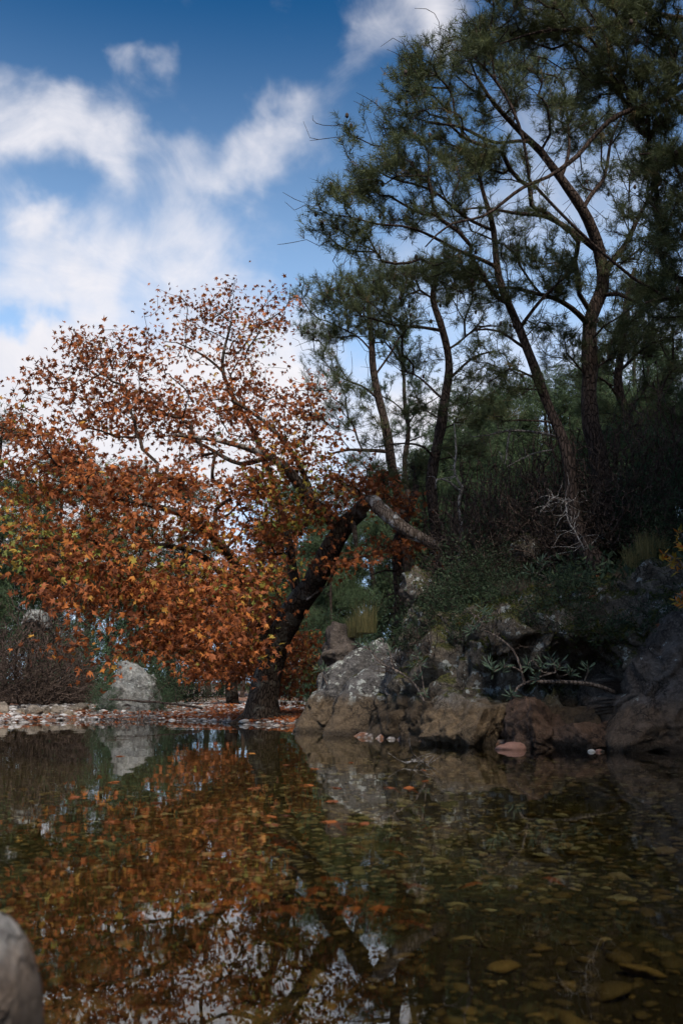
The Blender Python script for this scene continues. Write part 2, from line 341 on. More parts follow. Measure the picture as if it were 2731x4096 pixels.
def ground_mat():
    m, nt = mat_new('ground'); b = NB(nt); P = b.pos()
    sp = b.n('ShaderNodeSeparateXYZ'); b.L.new(P, sp.inputs[0]); z = sp.outputs['Z']; x = sp.outputs['X']
    g = b.n('ShaderNodeNewGeometry'); sn = b.n('ShaderNodeSeparateXYZ'); b.L.new(g.outputs['Normal'], sn.inputs[0])
    n1 = b.noise(P, 1.6, 6, .6); n2 = b.noise(P, 9, 6, .65); n3 = b.noise(P, 40, 4)
    # lake bed: silt and gravel
    v = b.n('ShaderNodeTexVoronoi'); v.inputs['Scale'].default_value = 13; b.L.new(P, v.inputs['Vector'])
    sc = b.n('ShaderNodeSeparateColor'); b.L.new(v.outputs['Color'], sc.inputs[0])
    grav = b.ramp(sc.outputs[0], [(0, (.05, .042, .022)), (.5, (.12, .095, .05)), (.85, (.20, .17, .10)), (1, (.32, .29, .20))])
    bed = b.mix(b.step(v.outputs['Distance'], .2, .6), grav, (.035, .028, .016))
    bed = b.mix(b.math('MULTIPLY', b.step(n1, .42, .66), .7), bed, (.075, .065, .022))
    yy = b.math('ADD', sp.outputs['Y'], b.math('MULTIPLY', n1, 2.0)); bed = b.mix(b.math('SUBTRACT', 1.0, b.step(yy, 4.2, 6.5)), bed, b.mix(.5, (.03, .022, .010), bed, 'MULTIPLY'))
    # shore: pale pebbles with leaf litter
    v2 = b.n('ShaderNodeTexVoronoi'); v2.inputs['Scale'].default_value = 16; b.L.new(P, v2.inputs['Vector'])
    s2 = b.n('ShaderNodeSeparateColor'); b.L.new(v2.outputs['Color'], s2.inputs[0])
    shore = b.ramp(s2.outputs[1], [(0, (.13, .11, .10)), (.5, (.27, .25, .24)), (1, (.42, .40, .40))])
    shore = b.mix(b.step(v2.outputs['Distance'], .25, .65), shore, (.07, .055, .045))
    lit = b.ramp(s2.outputs[2], [(0, (.05, .02, .012)), (.5, (.15, .06, .03)), (1, (.25, .10, .05))])
    shore = b.mix(b.step(b.noise(P, 1.0, 5, .65), .46, .56), shore, lit)
    soil = b.mix(n2, (.02, .013, .009), (.075, .052, .034))
    soil = b.mix(b.step(n1, .48, .66), soil, b.mix(n2, (.02, .024, .009), (.06, .062, .02)))
    soil = b.mix(b.step(b.math('MULTIPLY', n2, n1), .33, .4), soil, (.13, .055, .03))
    col = b.mix(b.step(z, .5, .9), shore, soil)
    col = b.mix(b.step(z, -.03, .015), bed, col)
    h = b.math('ADD', b.math('MULTIPLY', b.voro(P, 13, 'SMOOTH_F1'), -.6), b.math('MULTIPLY', n2, .7))
    b.out(b.pbr(col, .92, b.bump(h, .8, .04), .15)); return m
MAT['ground'] = ground_mat()
def water_mat():
    m, nt = mat_new('water'); b = NB(nt); P = b.pos()
    mp = b.n('ShaderNodeMapping'); mp.inputs['Scale'].default_value = (1, .8, 1); b.L.new(P, mp.inputs[0])
    n1 = b.noise(mp.outputs[0], 1.3, 2, .5); n2 = b.noise(mp.outputs[0], 7, 3, .5)
    nb = b.bump(b.math('ADD', n1, b.math('MULTIPLY', n2, .10)), .07, .035)
    fr = b.n('ShaderNodeFresnel'); fr.inputs['IOR'].default_value = 1.5; b.L.new(nb, fr.inputs['Normal'])
    gl = b.n('ShaderNodeBsdfGlossy'); gl.inputs['Roughness'].default_value = 0.0; gl.inputs['Color'].default_value = (.95, .95, .95, 1); b.L.new(nb, gl.inputs['Normal'])
    tr = b.n('ShaderNodeBsdfTransparent'); tr.inputs['Color'].default_value = (.82, .79, .57, 1)
    mx = b.n('ShaderNodeMixShader'); b.L.new(fr.outputs[0], mx.inputs[0]); b.L.new(tr.outputs[0], mx.inputs[1]); b.L.new(gl.outputs[0], mx.inputs[2]); b.out(mx.outputs[0]); return m
MAT['water'] = water_mat()

# ------------------------------------------------------------------ terrain
WATER = np.array([(-.73, 16.5), (-.05, 13.2), (.25, 12.0), (.95, 11.1), (1.2, 10.6), (1.6, 10.2), (2.35, 9.9), (3.2, 9.4), (3.9, 8.2), (4.0, 5.5), (4.2, 1), (3.6, -2.2), (2, -2.4), (-1.5, -1.6), (-5, -1),
                  (-8, 2), (-9, 8), (-8, 14), (-6.3, 17.6), (-5.4, 20.6), (-3.9, 20.8), (-2.4, 19.3), (-1.6, 17.4), (-1.1, 16.9)])
TOE = np.array([(-1.5, 16.6), (-.75, 16.6), (.2, 18.6), (.8, 22), (1.4, 30), (2.6, 50), (4, 90), (6, 600)])
def seg_dist(X, Y, A, B):
    d = B-A; t = np.clip(((X-A[0])*d[0]+(Y-A[1])*d[1])/(d@d), 0, 1); return np.hypot(X-A[0]-t*d[0], Y-A[1]-t*d[1])
def water_sd(X, Y):
    D = np.full(X.shape, 1e9); ins = np.zeros(X.shape, bool); n = len(WATER)
    for i in range(n):
        A, B = WATER[i], WATER[(i+1) % n]; D = np.minimum(D, seg_dist(X, Y, A, B))
        c = (A[1] > Y) != (B[1] > Y); xi = (B[0]-A[0])*(Y-A[1])/(B[1]-A[1]+1e-12)+A[0]; ins ^= c & (X < xi)
    return np.where(ins, -D, D)
def sstep(a, b, x): t = np.clip((x-a)/(b-a), 0, 1); return t*t*(3-2*t)
def wav(X, Y, s, sd):
    a = sd*1.7
    return (np.sin(X*s+1.3*np.sin(Y*s*.7+a)+a)+np.sin(Y*s*1.1+1.1*np.sin(X*s*.8-a)+2*a)+.5*np.sin((X+Y)*s*2.1+a*3))/2.5
def terrain(X, Y):
    X = np.asarray(X, float); Y = np.asarray(Y, float); sd = water_sd(X, Y)
    bed = -np.minimum(.42, .03+.16*(-sd)) + .03*wav(X, Y, 2.2, 1)
    tx = np.interp(Y, TOE[:, 1], TOE[:, 0]); tx = np.where(Y < 16.6, -9+0*X, tx)
    right = np.where(Y >= 16.6, sstep(-.3, .6, X-tx), np.where(Y > 8, sstep(-1.4, -.5, X), sstep(2.6, 3.6, X)))
    dh = np.where(Y >= 16.6, np.minimum(np.maximum(X-tx, 0), np.maximum(sd, 0)), np.maximum(sd, 0))
    hill = .05 + 1.3*sstep(.35, 1.7, dh) + .30*np.maximum(dh-.9, 0) + .12*wav(X, Y, 1.3, 2)*sstep(.3, 2, dh)
    hill = np.where(hill > 14, 14+(hill-14)*.25, hill)
    hill = np.minimum(hill, 40)
    flat = .02 + .07*np.minimum(np.maximum(sd, 0), 3) + .012*np.maximum(sd-3, 0) + .04*wav(X, Y, 1.7, 3)*sstep(.3, 2, sd)
    flat = np.minimum(flat, 6)
    behind = sstep(3.5, -1, Y)*0
    land = flat*(1-right)+hill*right
    land = land*(1-behind)+flat*behind
    return np.where(sd < 0, bed, np.maximum(land, .012))
def tz(x, y): return float(terrain(np.array([x]), np.array([y]))[0])
def axis(lo, hi, fine, far, s=1.17):
    a = np.arange(lo, hi, fine); up = [hi]; d = fine
    while up[-1] < far[1]: d *= s; up.append(up[-1]+d)
    dn = [lo]; d = fine
    while dn[-1] > far[0]: d *= s; dn.append(dn[-1]-d)
    return np.concatenate([np.array(dn[:0:-1]), a, np.array(up)])
def build_terrain():
    gx = axis(-10, 9, .11, (-900, 900)); gy = axis(-3, 30, .11, (-300, 1500))
    X, Y = np.meshgrid(gx, gy); Z = terrain(X, Y)
    V = np.stack([X.ravel(), Y.ravel(), Z.ravel()], 1); nx, ny = len(gx), len(gy)
    i = np.arange(nx*ny).reshape(ny, nx); Fq = np.stack([i[:-1, :-1], i[:-1, 1:], i[1:, 1:], i[1:, :-1]], -1).reshape(-1, 4)
    o = bpy.data.objects.new('ground', mesh_np('ground', V, Fq, MAT['ground'])); link(o); tag(o, kind='structure')
build_terrain()
def build_water():
    gx = np.linspace(-11, 8, 40); gy = np.linspace(-4, 23, 50); X, Y = np.meshgrid(gx, gy)
    V = np.stack([X.ravel(), Y.ravel(), np.zeros(X.size)], 1); i = np.arange(X.size).reshape(50, 40)
    Fq = np.stack([i[:-1, :-1], i[:-1, 1:], i[1:, 1:], i[1:, :-1]], -1).reshape(-1, 4)
    o = bpy.data.objects.new('water', mesh_np('water', V, Fq, MAT['water'])); link(o); tag(o, kind='structure')
build_water()

# ------------------------------------------------------------------ rocks
def ico(sub):
    bm = bmesh.new(); bmesh.ops.create_icosphere(bm, subdivisions=sub, radius=1.0)
    V = np.array([v.co[:] for v in bm.verts]); Fc = np.array([[v.index for v in f.verts] for f in bm.faces]); bm.free(); return V, Fc
ICO = {k: ico(k) for k in (1, 2, 3, 4, 5, 6)}
def blocks(P, scale, seed=0):
    """per-point block offset (-1..1) and joint depth (0 in a joint, 1 on a face)"""
    o = Vector((seed*3.1, seed*1.7, seed*5.3)); a = np.empty(len(P)); c = np.empty(len(P))
    for i, p in enumerate(P):
        d, q = mnoise.voronoi(Vector(p)*scale+o); h = math.sin(q[0][0]*127.1+q[0][1]*311.7+q[0][2]*74.7)*43758.5453
        a[i] = (h-math.floor(h))*2-1; c[i] = min(1.0, (d[1]-d[0])/.12)
    return a, c
def rock_shape(size, seed, sub=4, cuts=14, rough=.15, rot=(0, 0, 0), ridge=0.0, sq=1.0):
    r = np.random.default_rng(seed); V, Fc = ICO[sub]; V = V.copy()
    V = np.sign(V)*np.abs(V)**sq
    for _ in range(cuts):
        n = unit(r.normal(size=3)); c = r.uniform(.5, .82); d = V@n; V = V - np.outer(np.maximum(0, d-c)*.96, n)
    V = V/np.abs(V).max(0)
    size = np.array(size, float); W = V*size/2
    nrm = unit(V/size)
    s = float(np.cbrt(size.prod()))
    k = fbm(W, 1.6/s, 5, seed % 50)
    W = W + nrm*(k*rough*s*.5)[:, None]
    if ridge:
        k2 = np.array([mnoise.ridged_multi_fractal(Vector(p)*(2.4/s)+Vector((seed, 0, 0)), 1.0, 2.1, 5, 1.0, 2.0) for p in W])
        W = W + nrm*((k2-1.1)*ridge*s*.5)[:, None]
    if sub >= 5:
        a, c = blocks(W+nrm*(fbm(W, 3/s, 2, 9)*.12*s)[:, None], 3.2/s, seed % 40); W = W + nrm*(a*.035*s*c - .035*s*(1-c))[:, None]
    k3 = fbm(W, 7/s, 4, seed % 31); W = W + nrm*(k3*rough*s*.16)[:, None]
    e = Matrix.Rotation(rot[2], 3, 'Z') @ Matrix.Rotation(rot[1], 3, 'Y') @ Matrix.Rotation(rot[0], 3, 'X')
    return W@np.array(e).T, Fc
def rock(name, ctr, size, seed, mat, label, cat='rock', sub=4, group=None, **kw):
    W, Fc = rock_shape(size, seed, sub, **kw)
    o = bpy.data.objects.new(name, mesh_np(name, W, Fc, MAT[mat])); link(o, None, ctr); return tag(o, label, cat, group)
def rock_px(name, x0, x1, y0, y1, Y, depth, seed, mat, label, cat='rock', grow=1.12, **kw):
    c = pix((x0+x1)/2, (y0+y1)/2, Y); a = pix(x0, y0, Y); b = pix(x1, y1, Y)
    return rock(name, c, ((b[0]-a[0])*grow, depth, (a[2]-b[2])*grow), seed, mat, label, cat, **kw)
def build_outcrop():
    """the bedrock bank: a wall swept along the waterline, undercut by a hollow"""
    base = np.array([(-.95, 17.3), (-.45, 15.6), (.12, 13.4), (.45, 12.5), (.85, 11.75), (1.25, 11.0), (1.7, 10.6), (2.3, 10.3), (2.9, 10.0), (3.35, 9.7), (4.0, 9.0), (4.5, 7.5), (4.6, 5)])
    L = np.concatenate([[0], np.cumsum(np.linalg.norm(np.diff(base, axis=0), axis=1))]); nu, nv = 360, 130
    u = np.linspace(0, L[-1], nu); bx = np.interp(u, L, base[:, 0]); by = np.interp(u, L, base[:, 1])
    k = np.ones(15)/15; pad = lambda a: np.convolve(np.concatenate([np.full(7, a[0]), a, np.full(7, a[-1])]), k, 'valid'); bx, by = pad(bx), pad(by)
    tx, ty = np.gradient(bx), np.gradient(by); n = np.hypot(tx, ty); ox, oy = -ty/n, tx/n      # to the land side
    sgn = np.where(ox > 0, 1, np.where(oy > 0, 1, -1)); ox, oy = ox*sgn, oy*sgn
    H = np.interp(u, [0, 1.5, 3.6, 5, 6.5, 8.5, 9.5, 11, 13], [.05, .22, .6, 1.15, 1.5, 1.55, 1.6, 1.9, 2.0])
    inset = np.interp(u, [0, 3, 4.6, 5.6], [.7, .7, .4, 0])
    v = np.linspace(0, 1, nv); prof_v = [0, .12, .25, .36, .5, .66, .8, 1]; off = [-.5, -.42, -.30, -.12, .08, .45, 1.2, 2.7]; hz = [-.6, -.15, .28, .52, .78, .98, 1.06, 1.22]
    O = np.interp(v, prof_v, off); Zf = np.interp(v, prof_v, hz); U_, V_ = np.meshgrid(np.arange(nu), np.arange(nv))
    z = np.where(Zf[V_] > 0, Zf[V_]*H[U_], Zf[V_]); o = O[V_]+inset[U_]
    hol = np.exp(-((bx[U_]-2.25)/.55)**2)*np.exp(-((z-.62)/.22)**2); o += .75*hol              # the dark hollow
    over = np.exp(-((bx[U_]-2.2)/.7)**2)*np.exp(-((z-1.15)/.22)**2); o -= .35*over
    P = np.stack([bx[U_]+ox[U_]*o, by[U_]+oy[U_]*o, z], -1); du = np.gradient(P, axis=1); dv = np.gradient(P, axis=0); N_ = unit(np.cross(du, dv)); P = P.reshape(-1, 3); N_ = N_.reshape(-1, 3)
    out = np.stack([-ox[U_], -oy[U_], 0*z+.2], -1).reshape(-1, 3); N_ *= np.sign((N_*out).sum(1, keepdims=True)+1e-9)
    Q = P+np.stack([fbm(P, 1.7, 2, 3), fbm(P, 1.7, 2, 4), fbm(P, 1.7, 2, 5)], 1)*.16
    a1, c1 = blocks(Q*np.array([1, 1, .75]), 1.25, 2); a2, c2 = blocks(Q, 3.3, 5); f = fbm(P, 5, 5, 8); fl = fbm(P*np.array([1, 1, .35]), 3.2, 3, 12)
    amp = np.repeat(np.interp(v, [0, .15, .8, 1], [.6, 1, .8, .3]), nu)
    P = P+N_*((.15*a1*c1-.20*(1-c1)+.07*a2*c2-.08*(1-c2)+.06*f+.06*fl)*amp)[:, None]
    i = np.arange(nu*nv).reshape(nv, nu); Fq = np.stack([i[:-1, :-1], i[:-1, 1:], i[1:, 1:], i[1:, :-1]], -1).reshape(-1, 4)
    ob = bpy.data.objects.new('rock_outcrop', mesh_np('rock_outcrop', P, Fq, MAT['rock_moss'])); link(ob); tag(ob, 'long mossy bedrock outcrop with dark hollow forming the right bank', 'rock')
    bank_pts.append(P)
bank_pts = []
def poly_rock(pts, Y, depth, seed, mat, label, lean=.3, p=3.0, rough=.10, ridge=.08, sub=6, name='boulder', bl=.03, low=None):
    """a rock whose front outline is a star-shaped polygon given by picture position at distance Y"""
    Q = np.array([pix(a, b, Y) for a, b in pts]); X, Z = Q[:, 0], Q[:, 2]
    c = np.array([X.mean(), Z.mean()]); th = np.arctan2(Z-c[1], X-c[0]); o = np.argsort(th); th, rr = th[o], np.hypot(X-c[0], Z-c[1])[o]
    V, Fc = ICO[sub]; a = np.arctan2(V[:, 2], V[:, 0]); y = V[:, 1]; f = np.hypot(V[:, 0], V[:, 2])
    rad = np.interp(a, np.concatenate([th-2*np.pi, th, th+2*np.pi]), np.tile(rr, 3)); g = np.arctan2(f, np.abs(y))/(np.pi/2)      # 0 on axis, 1 on rim
    fl = np.minimum(1, g*1.35)**.9; yy = np.sign(y)*(1-np.maximum(0, g-.35)/.65)**(1/p)*depth/2
    W = np.stack([rad*fl*np.cos(a), yy+lean*(rad*fl*np.sin(a)), rad*fl*np.sin(a)], 1)
    N_ = unit(np.stack([np.cos(a)*g, np.sign(y)*(1-g*.9), np.sin(a)*g], 1)); s = float(np.cbrt(np.ptp(W[:, 0])*depth*np.ptp(W[:, 2])))
    k = fbm(W, 1.8/s, 5, seed % 50); W = W+N_*(k*rough*s)[:, None]
    k2 = np.array([mnoise.ridged_multi_fractal(Vector(q)*(2.2/s)+Vector((seed, 0, 0)), 1.0, 2.1, 6, 1.0, 2.0) for q in W]); W = W+N_*((k2-1.1)*ridge*s*.6)[:, None]
    bo, jc = blocks(W+N_*(fbm(W, 3/s, 2, 9)*.12*s)[:, None], 2.6/s, seed % 40); W = W+N_*(bo*bl*s*jc-bl*s*(1-jc))[:, None]
    ob = bpy.data.objects.new(name, mesh_np(name, W, Fc, MAT[mat])); link(ob, None, (c[0], Y+depth*.3, c[1])); return tag(ob, label, 'boulder')
def build_rocks():
    build_outcrop()
    # the bank on the right, from its tip to the edge of the picture
    poly_rock([(1180, 2925), (1215, 2850), (1290, 2760), (1370, 2660), (1440, 2590), (1510, 2560), (1560, 2620), (1440, 2730), (1360, 2850), (1330, 2960), (1240, 2960)], 14.4, 1.3, 11, 'rock_lichen', 'sloping grey rock ridge running down to the water beside the plane tree', .5)
    poly_rock([(1290, 2960), (1330, 2860), (1380, 2770), (1430, 2705), (1510, 2660), (1590, 2680), (1600, 2800), (1560, 2920), (1510, 3000), (1390, 3000)], 12.9, 1.1, 23, 'rock_lichen', 'square dark grey boulder with white lichen on its sloping top', .55, 4.5, .06, .04, bl=.015)
    rock_px('boulder', 1240, 1480, 2510, 2800, 16.4, 1.5, 31, 'rock_dark', 'dark craggy rock behind the lichen boulder at the bank tip', 'boulder', sub=5, ridge=.2)
    poly_rock([(1430, 3010), (1490, 2900), (1550, 2810), (1540, 2700), (1600, 2600), (1690, 2620), (1760, 2740), (1790, 2880), (1780, 3010), (1600, 3020)], 12.2, 1.2, 45, 'rock_lichen', 'lichen speckled rock with tan folded foot standing in the water', .4, 3, .12, .16)
    rock_px('boulder', 1600, 1900, 2400, 2820, 12.4, 1.6, 52, 'rock_moss', 'moss covered outcrop with pale lichen flecks above the tan folded rock', 'boulder', sub=6, ridge=.18)
    rock_px('boulder', 1700, 2060, 2780, 3040, 10.6, 1.3, 64, 'rock', 'low brown rounded rock at the waterline beside the red stone', 'boulder', sub=6, sq=.8, ridge=.14)
    rock_px('boulder', 1800, 2220, 2380, 2760, 11.9, 1.8, 71, 'rock_moss', 'large mossy outcrop spotted with lichen above the bare oleander branch', 'boulder', sub=6, ridge=.2)
    rock_px('boulder', 2000, 2290, 2800, 3050, 10.0, 1.0, 83, 'rock_red', 'reddish brown rock wall at the waterline under the dark hollow', 'boulder', sub=6, sq=.75, ridge=.14)
    rock_px('boulder', 2180, 2480, 2870, 3050, 9.6, .9, 97, 'rock_red', 'low reddish ledge at the waterline next to the white pebbles', 'boulder', sub=5, sq=.75, ridge=.1)
    rock_px('boulder', 2150, 2520, 2420, 2720, 11.2, 1.6, 101, 'rock_moss', 'shaded mossy rock overhanging the dark hollow in the bank', 'boulder', sub=6, ridge=.2)
    poly_rock([(2390, 3040), (2430, 2900), (2480, 2780), (2560, 2640), (2640, 2510), (2730, 2440), (2860, 2440), (2950, 2700), (2930, 3050), (2600, 3060)], 9.5, 1.6, 117, 'rock_dark', 'big dark leaning slab at the right edge of the water', .35, 4, .10, .14)
    rock_px('boulder', 2460, 2860, 2250, 2560, 11.0, 1.4, 125, 'rock_moss', 'stacked grey rock with lichen above the dark slab near the yellow shrub', 'boulder', sub=6, sq=.8, ridge=.22)
    rock_px('boulder', 1600, 1760, 2250, 2460, 15.0, 1.0, 133, 'rock_moss', 'grey rock beside the foot of the dark pine above the outcrop', 'boulder', sub=5, ridge=.2)
    rock_px('boulder', 2010, 2160, 2150, 2290, 14.6, .8, 141, 'rock_moss', 'pale topped rock on the slope left of the curved pine', 'boulder', sub=5, ridge=.2)
    rock_px('boulder', 2370, 2470, 2110, 2220, 14.0, .7, 153, 'rock_moss', 'split grey rock on the slope right of the curved pine', 'boulder', sub=5, sq=.8, ridge=.15)
    # left shore
    poly_rock([(405, 2835), (420, 2780), (450, 2740), (490, 2725), (540, 2725), (580, 2755), (620, 2790), (640, 2840), (520, 2850)], 22.6, 1.0, 166, 'rock_pale', 'rounded white boulder with pitted face on the left shore', .3, 2.5, .10, .14, 5)
    poly_rock([(470, 2780), (462, 2700), (470, 2650), (500, 2650), (560, 2690), (610, 2730), (630, 2780), (640, 2840), (540, 2845)], 23.4, .8, 174, 'rock_pale', 'pointed pale slab leaning behind the round white boulder on the left shore', .4, 4, .08, .14, 5)
    rock_px('boulder', 80, 190, 2445, 2520, 27.0, 1.2, 182, 'rock_pale', 'small pale rock showing among the green trees at far left', 'boulder', sub=5, ridge=.15)
    lab = ['tan shore stone cut by the left edge at the waterline', 'low flat tan shore stone second from the left edge', 'broad tan shore stone under the bare brown brush', 'upright tan shore stone right of the broad one',
           'grey brown shore stone at the end of the stone row', 'mossy brown shore stone behind the row near the white boulder', 'small tan shore stone in front of the brush row']
    for i, (x0, x1, y0, y1, Y) in enumerate([(-60, 45, 2800, 2880, 20.6), (62, 112, 2832, 2872, 21.0), (112, 178, 2822, 2874, 21.0), (165, 205, 2820, 2868, 21.4), (212, 258, 2818, 2864, 21.6), (275, 360, 2812, 2856, 22.4), (228, 300, 2836, 2872, 21.2)]):
        rock_px('shore_stone', x0, x1, y0, y1, Y, .4, 200+i*7, 'rock_tan', lab[i], 'stone', sub=3, group='stones along the left shore', ridge=.08)
    # foreground
    rock('foreground_rock', (-.60, 1.58, -.02), (.30, .34, .43), 303, 'rock_fore', 'pale blurred rock at the bottom left corner close to the camera', 'rock', sub=4, cuts=4, rough=.06, sq=.85)
    p = pix(2030, 2968, 9.7); rock('red_stone', (p[0], 9.55, .01), (.30, .24, .13), 317, 'red_stone', 'flat pinkish red stone lying in the water by the right bank', 'stone', sub=4, cuts=6, rough=.1)
    labs = ['small white pebble on the ledge beside the dark slab', 'small reddish pebble on the ledge beside the dark slab', 'small grey pebble at the right of the ledge cluster']
    for i, (px, py, z_, mm) in enumerate([(2363, 2950, .06, 'shingle_white'), (2392, 2944, .06, 'red_stone'), (2404, 2962, .05, 'rock_tan')]):
        p = pix(px, py, 9.1); rock('pebble', (p[0], 9.1, .0), (z_*1.3, z_, z_*.8), 330+i, mm, labs[i], 'pebble', sub=2, cuts=6, rough=.14, group='pebbles on the ledge')
build_rocks()

# ------------------------------------------------------------------ branching
def snap(t, lp):
    """start a limb inside the wood it grows from"""
    A = np.array(t.P); j = int(np.linalg.norm(A-lp[0, :3], axis=1).argmin()); d = np.concatenate([[0], np.cumsum(np.linalg.norm(np.diff(lp[:, :3], axis=0), axis=1))])
    lp[:, :3] += (A[j]-lp[0, :3])*np.exp(-d/.5)[:, None]; return lp
class Tree:
    """skeleton grown towards target points by a minimum-length rule; thing > trunk, limb, twigs, leaves"""
    def __init__(s, seed): s.rng = np.random.default_rng(seed); s.P = []; s.par = []; s.fixed = []; s.plen = []
    def add_path(s, path):
        prev = -1
        if s.P:
            d = np.linalg.norm(np.array(s.P)-path[0, :3], axis=1); prev = int(d.argmin())
        for q in path:
            s.P.append(q[:3].copy()); s.par.append(prev); s.fixed.append(float(q[3]))
            s.plen.append(0 if prev < 0 else s.plen[prev]+np.linalg.norm(q[:3]-s.P[prev])); prev = len(s.P)-1
    def grow(s, T, bf=.35, step=.25, droop=0.0, start=0, wob=.12):
        T = np.asarray(T, float); n = len(T); P0 = np.array(s.P[start:]); L0 = np.array(s.plen[start:])
        cost = np.empty(n); who = np.empty(n, int)
        for i in range(n):
            d = np.linalg.norm(P0-T[i], axis=1)+bf*L0; j = int(d.argmin()); cost[i] = d[j]; who[i] = j+start
        alive = np.ones(n, bool); s.tips = []
        for _ in range(n):
            i = int(np.where(alive, cost, 1e9).argmin()); alive[i] = False; a = who[i]; A = s.P[a]; d = np.linalg.norm(T[i]-A)
            k = max(1, int(d/step)); prev = a; new = []
            bend = s.rng.normal(size=3)*d*wob + np.array([0, 0, -droop*d])
            for t in np.arange(1, k+1)/k:
                q = A+(T[i]-A)*t+bend*(t*(1-t)*2); L = s.plen[prev]+np.linalg.norm(q-s.P[prev])
                s.P.append(q); s.par.append(prev); s.fixed.append(-1); s.plen.append(L); prev = len(s.P)-1; new.append(prev)
            s.tips.append(prev)
            for m in new:
                c = np.linalg.norm(T-s.P[m], axis=1)+bf*s.plen[m]; b = alive & (c < cost); cost[b] = c[b]; who[b] = m
    def chains(s, r0=.004, ex=.42, cap=.12):
        n = len(s.P); cnt = np.zeros(n); kids = [[] for _ in range(n)]
        for i, p in enumerate(s.par):
            if p >= 0: kids[p].append(i)
        for i in range(n-1, -1, -1):
            if not kids[i]: cnt[i] += 1
            if s.par[i] >= 0: cnt[s.par[i]] += cnt[i]
        rad = np.minimum(r0*cnt**ex, cap); out = []; seen = np.zeros(n, bool); P = np.array(s.P)
        for i in range(n):
            if s.fixed[i] >= 0 or seen[i]: continue
            if s.par[i] >= 0 and s.fixed[s.par[i]] < 0 and max(kids[s.par[i]], key=lambda q: cnt[q]) == i: continue
            ch = [s.par[i]] if s.par[i] >= 0 else []
            j = i
            while True:
                ch.append(j); seen[j] = True
                if not kids[j]: break
                j = max(kids[j], key=lambda q: cnt[q])
            r = rad[ch].copy(); r[0] = r[1] if len(r) > 1 else r[0]; r[-1] *= .6
            out.append((P[ch], r))
        return out
    def tip_dirs(s):
        P = np.array(s.P); i = np.array(s.tips); p = np.array([s.par[k] for k in i]); return P[i], unit(P[i]-P[p]), P[p]
def blob_pts(blobs, r, clump=1, disc=.3, thick=.08, sag=.35):
    """(px,py,rx,ry,Y,dY,n): points inside ellipsoids given by picture position and distance, gathered into flat sprays of about clump points"""
    out = []
    for (px, py, rx, ry, Y, dY, n) in blobs:
        m = max(1, int(round(n/clump))); q = unit(r.normal(size=(m, 3)))*(r.random((m, 1))**(1/2.4))
        C = pix(px, py, Y)+q*np.array([rx*Y/F, dY, ry*Y/F])
        if clump > 1:
            k = np.repeat(np.arange(m), clump); a = r.random(len(k))*2*np.pi; d = disc*np.sqrt(r.random(len(k)))*r.uniform(.6, 1.3, m)[k]
            tilt = unit(np.array([0, 0, 1.])+r.normal(size=(m, 3))*.28); U, W = frames(tilt)
            C = C[k]+U[k]*(np.cos(a)*d)[:, None]+W[k]*(np.sin(a)*d)[:, None]+tilt[k]*r.normal(0, thick, len(k))[:, None]-np.array([0, 0, 1.])*(d*d*sag)[:, None]
        out.append(C)
    return np.concatenate(out)
def needles(P, D, r, K=26, length=.15, width=.006, stem=.10, hue=None, spread=(22, 72)):
    """brushes of needles: (n*K) thin triangles"""
    n = len(P); U, W = frames(D)
    ph = r.random((n, K))*2*np.pi; th = np.radians(r.uniform(spread[0], spread[1], (n, K))); t = r.random((n, K))
    d = np.cos(th)[..., None]*D[:, None]+np.sin(th)[..., None]*(np.cos(ph)[..., None]*U[:, None]+np.sin(ph)[..., None]*W[:, None])
    b = P[:, None]+D[:, None]*((t-.75)*stem)[..., None]; L = length*r.uniform(.7, 1.1, (n, K))
    tip = b+d*L[..., None]+np.array([0, 0, -1.])*(L*.08)[..., None]
    sd = unit(np.cross(d, r.normal(size=(n, K, 3))))*width*.5
    V = np.stack([b-sd, b+sd, tip], 2).reshape(-1, 3); Fc = np.arange(n*K*3).reshape(-1, 3)
    h = np.clip(r.normal(.45, .16, n) if hue is None else hue, 0, 1); h = np.clip(np.repeat(h, K*3)+np.repeat(r.normal(0, .08, n*K), 3), 0, 1)
    return V, Fc, h

# ---- plane leaf outline: five pointed lobes
def plane_leaf_template(fold=0.0, curl=.3, seed=0):
    r = np.random.default_rng(seed); ang = [-150, -118, -92, -70, -48, -30, -12, 0, 12, 30, 48, 70, 92, 118, 150]
    rad = np.array([.30, .62, .40, .50, .86, .44, .56, 1.0, .56, .44, .86, .50, .40, .62, .30])*r.uniform(.8, 1.15, 15)
    V = [(0, 0, 0)]
    for a, q in zip(ang, rad):
        a = R(a+r.normal(0, 4)); x, y = q*math.sin(a), .12+q*math.cos(a)
        V.append((x*math.cos(fold), y, abs(x)*math.sin(fold)-curl*(x*x+y*y)+r.normal(0, .04)))
    V = np.array(V)*.55; V[0] = (0, -.02, .02)
    Fc = np.array([[0, i+2, i+1] for i in range(len(ang)-1)])
    k = len(V); V = np.vstack([V, [(-.012, -.02, 0), (.012, -.02, 0), (0, -.42, -.03)]]); Fc = np.vstack([Fc, [[k, k+1, k+2]]])      # petiole
    return V, Fc
LEAVES = [plane_leaf_template(f, c, q)[0] for q, (f, c) in enumerate([(.1, .25), (.55, .35), (-.35, .75), (.85, .15), (.3, 1.0)])]
PLV, PLF = plane_leaf_template(.15, .3, 9)
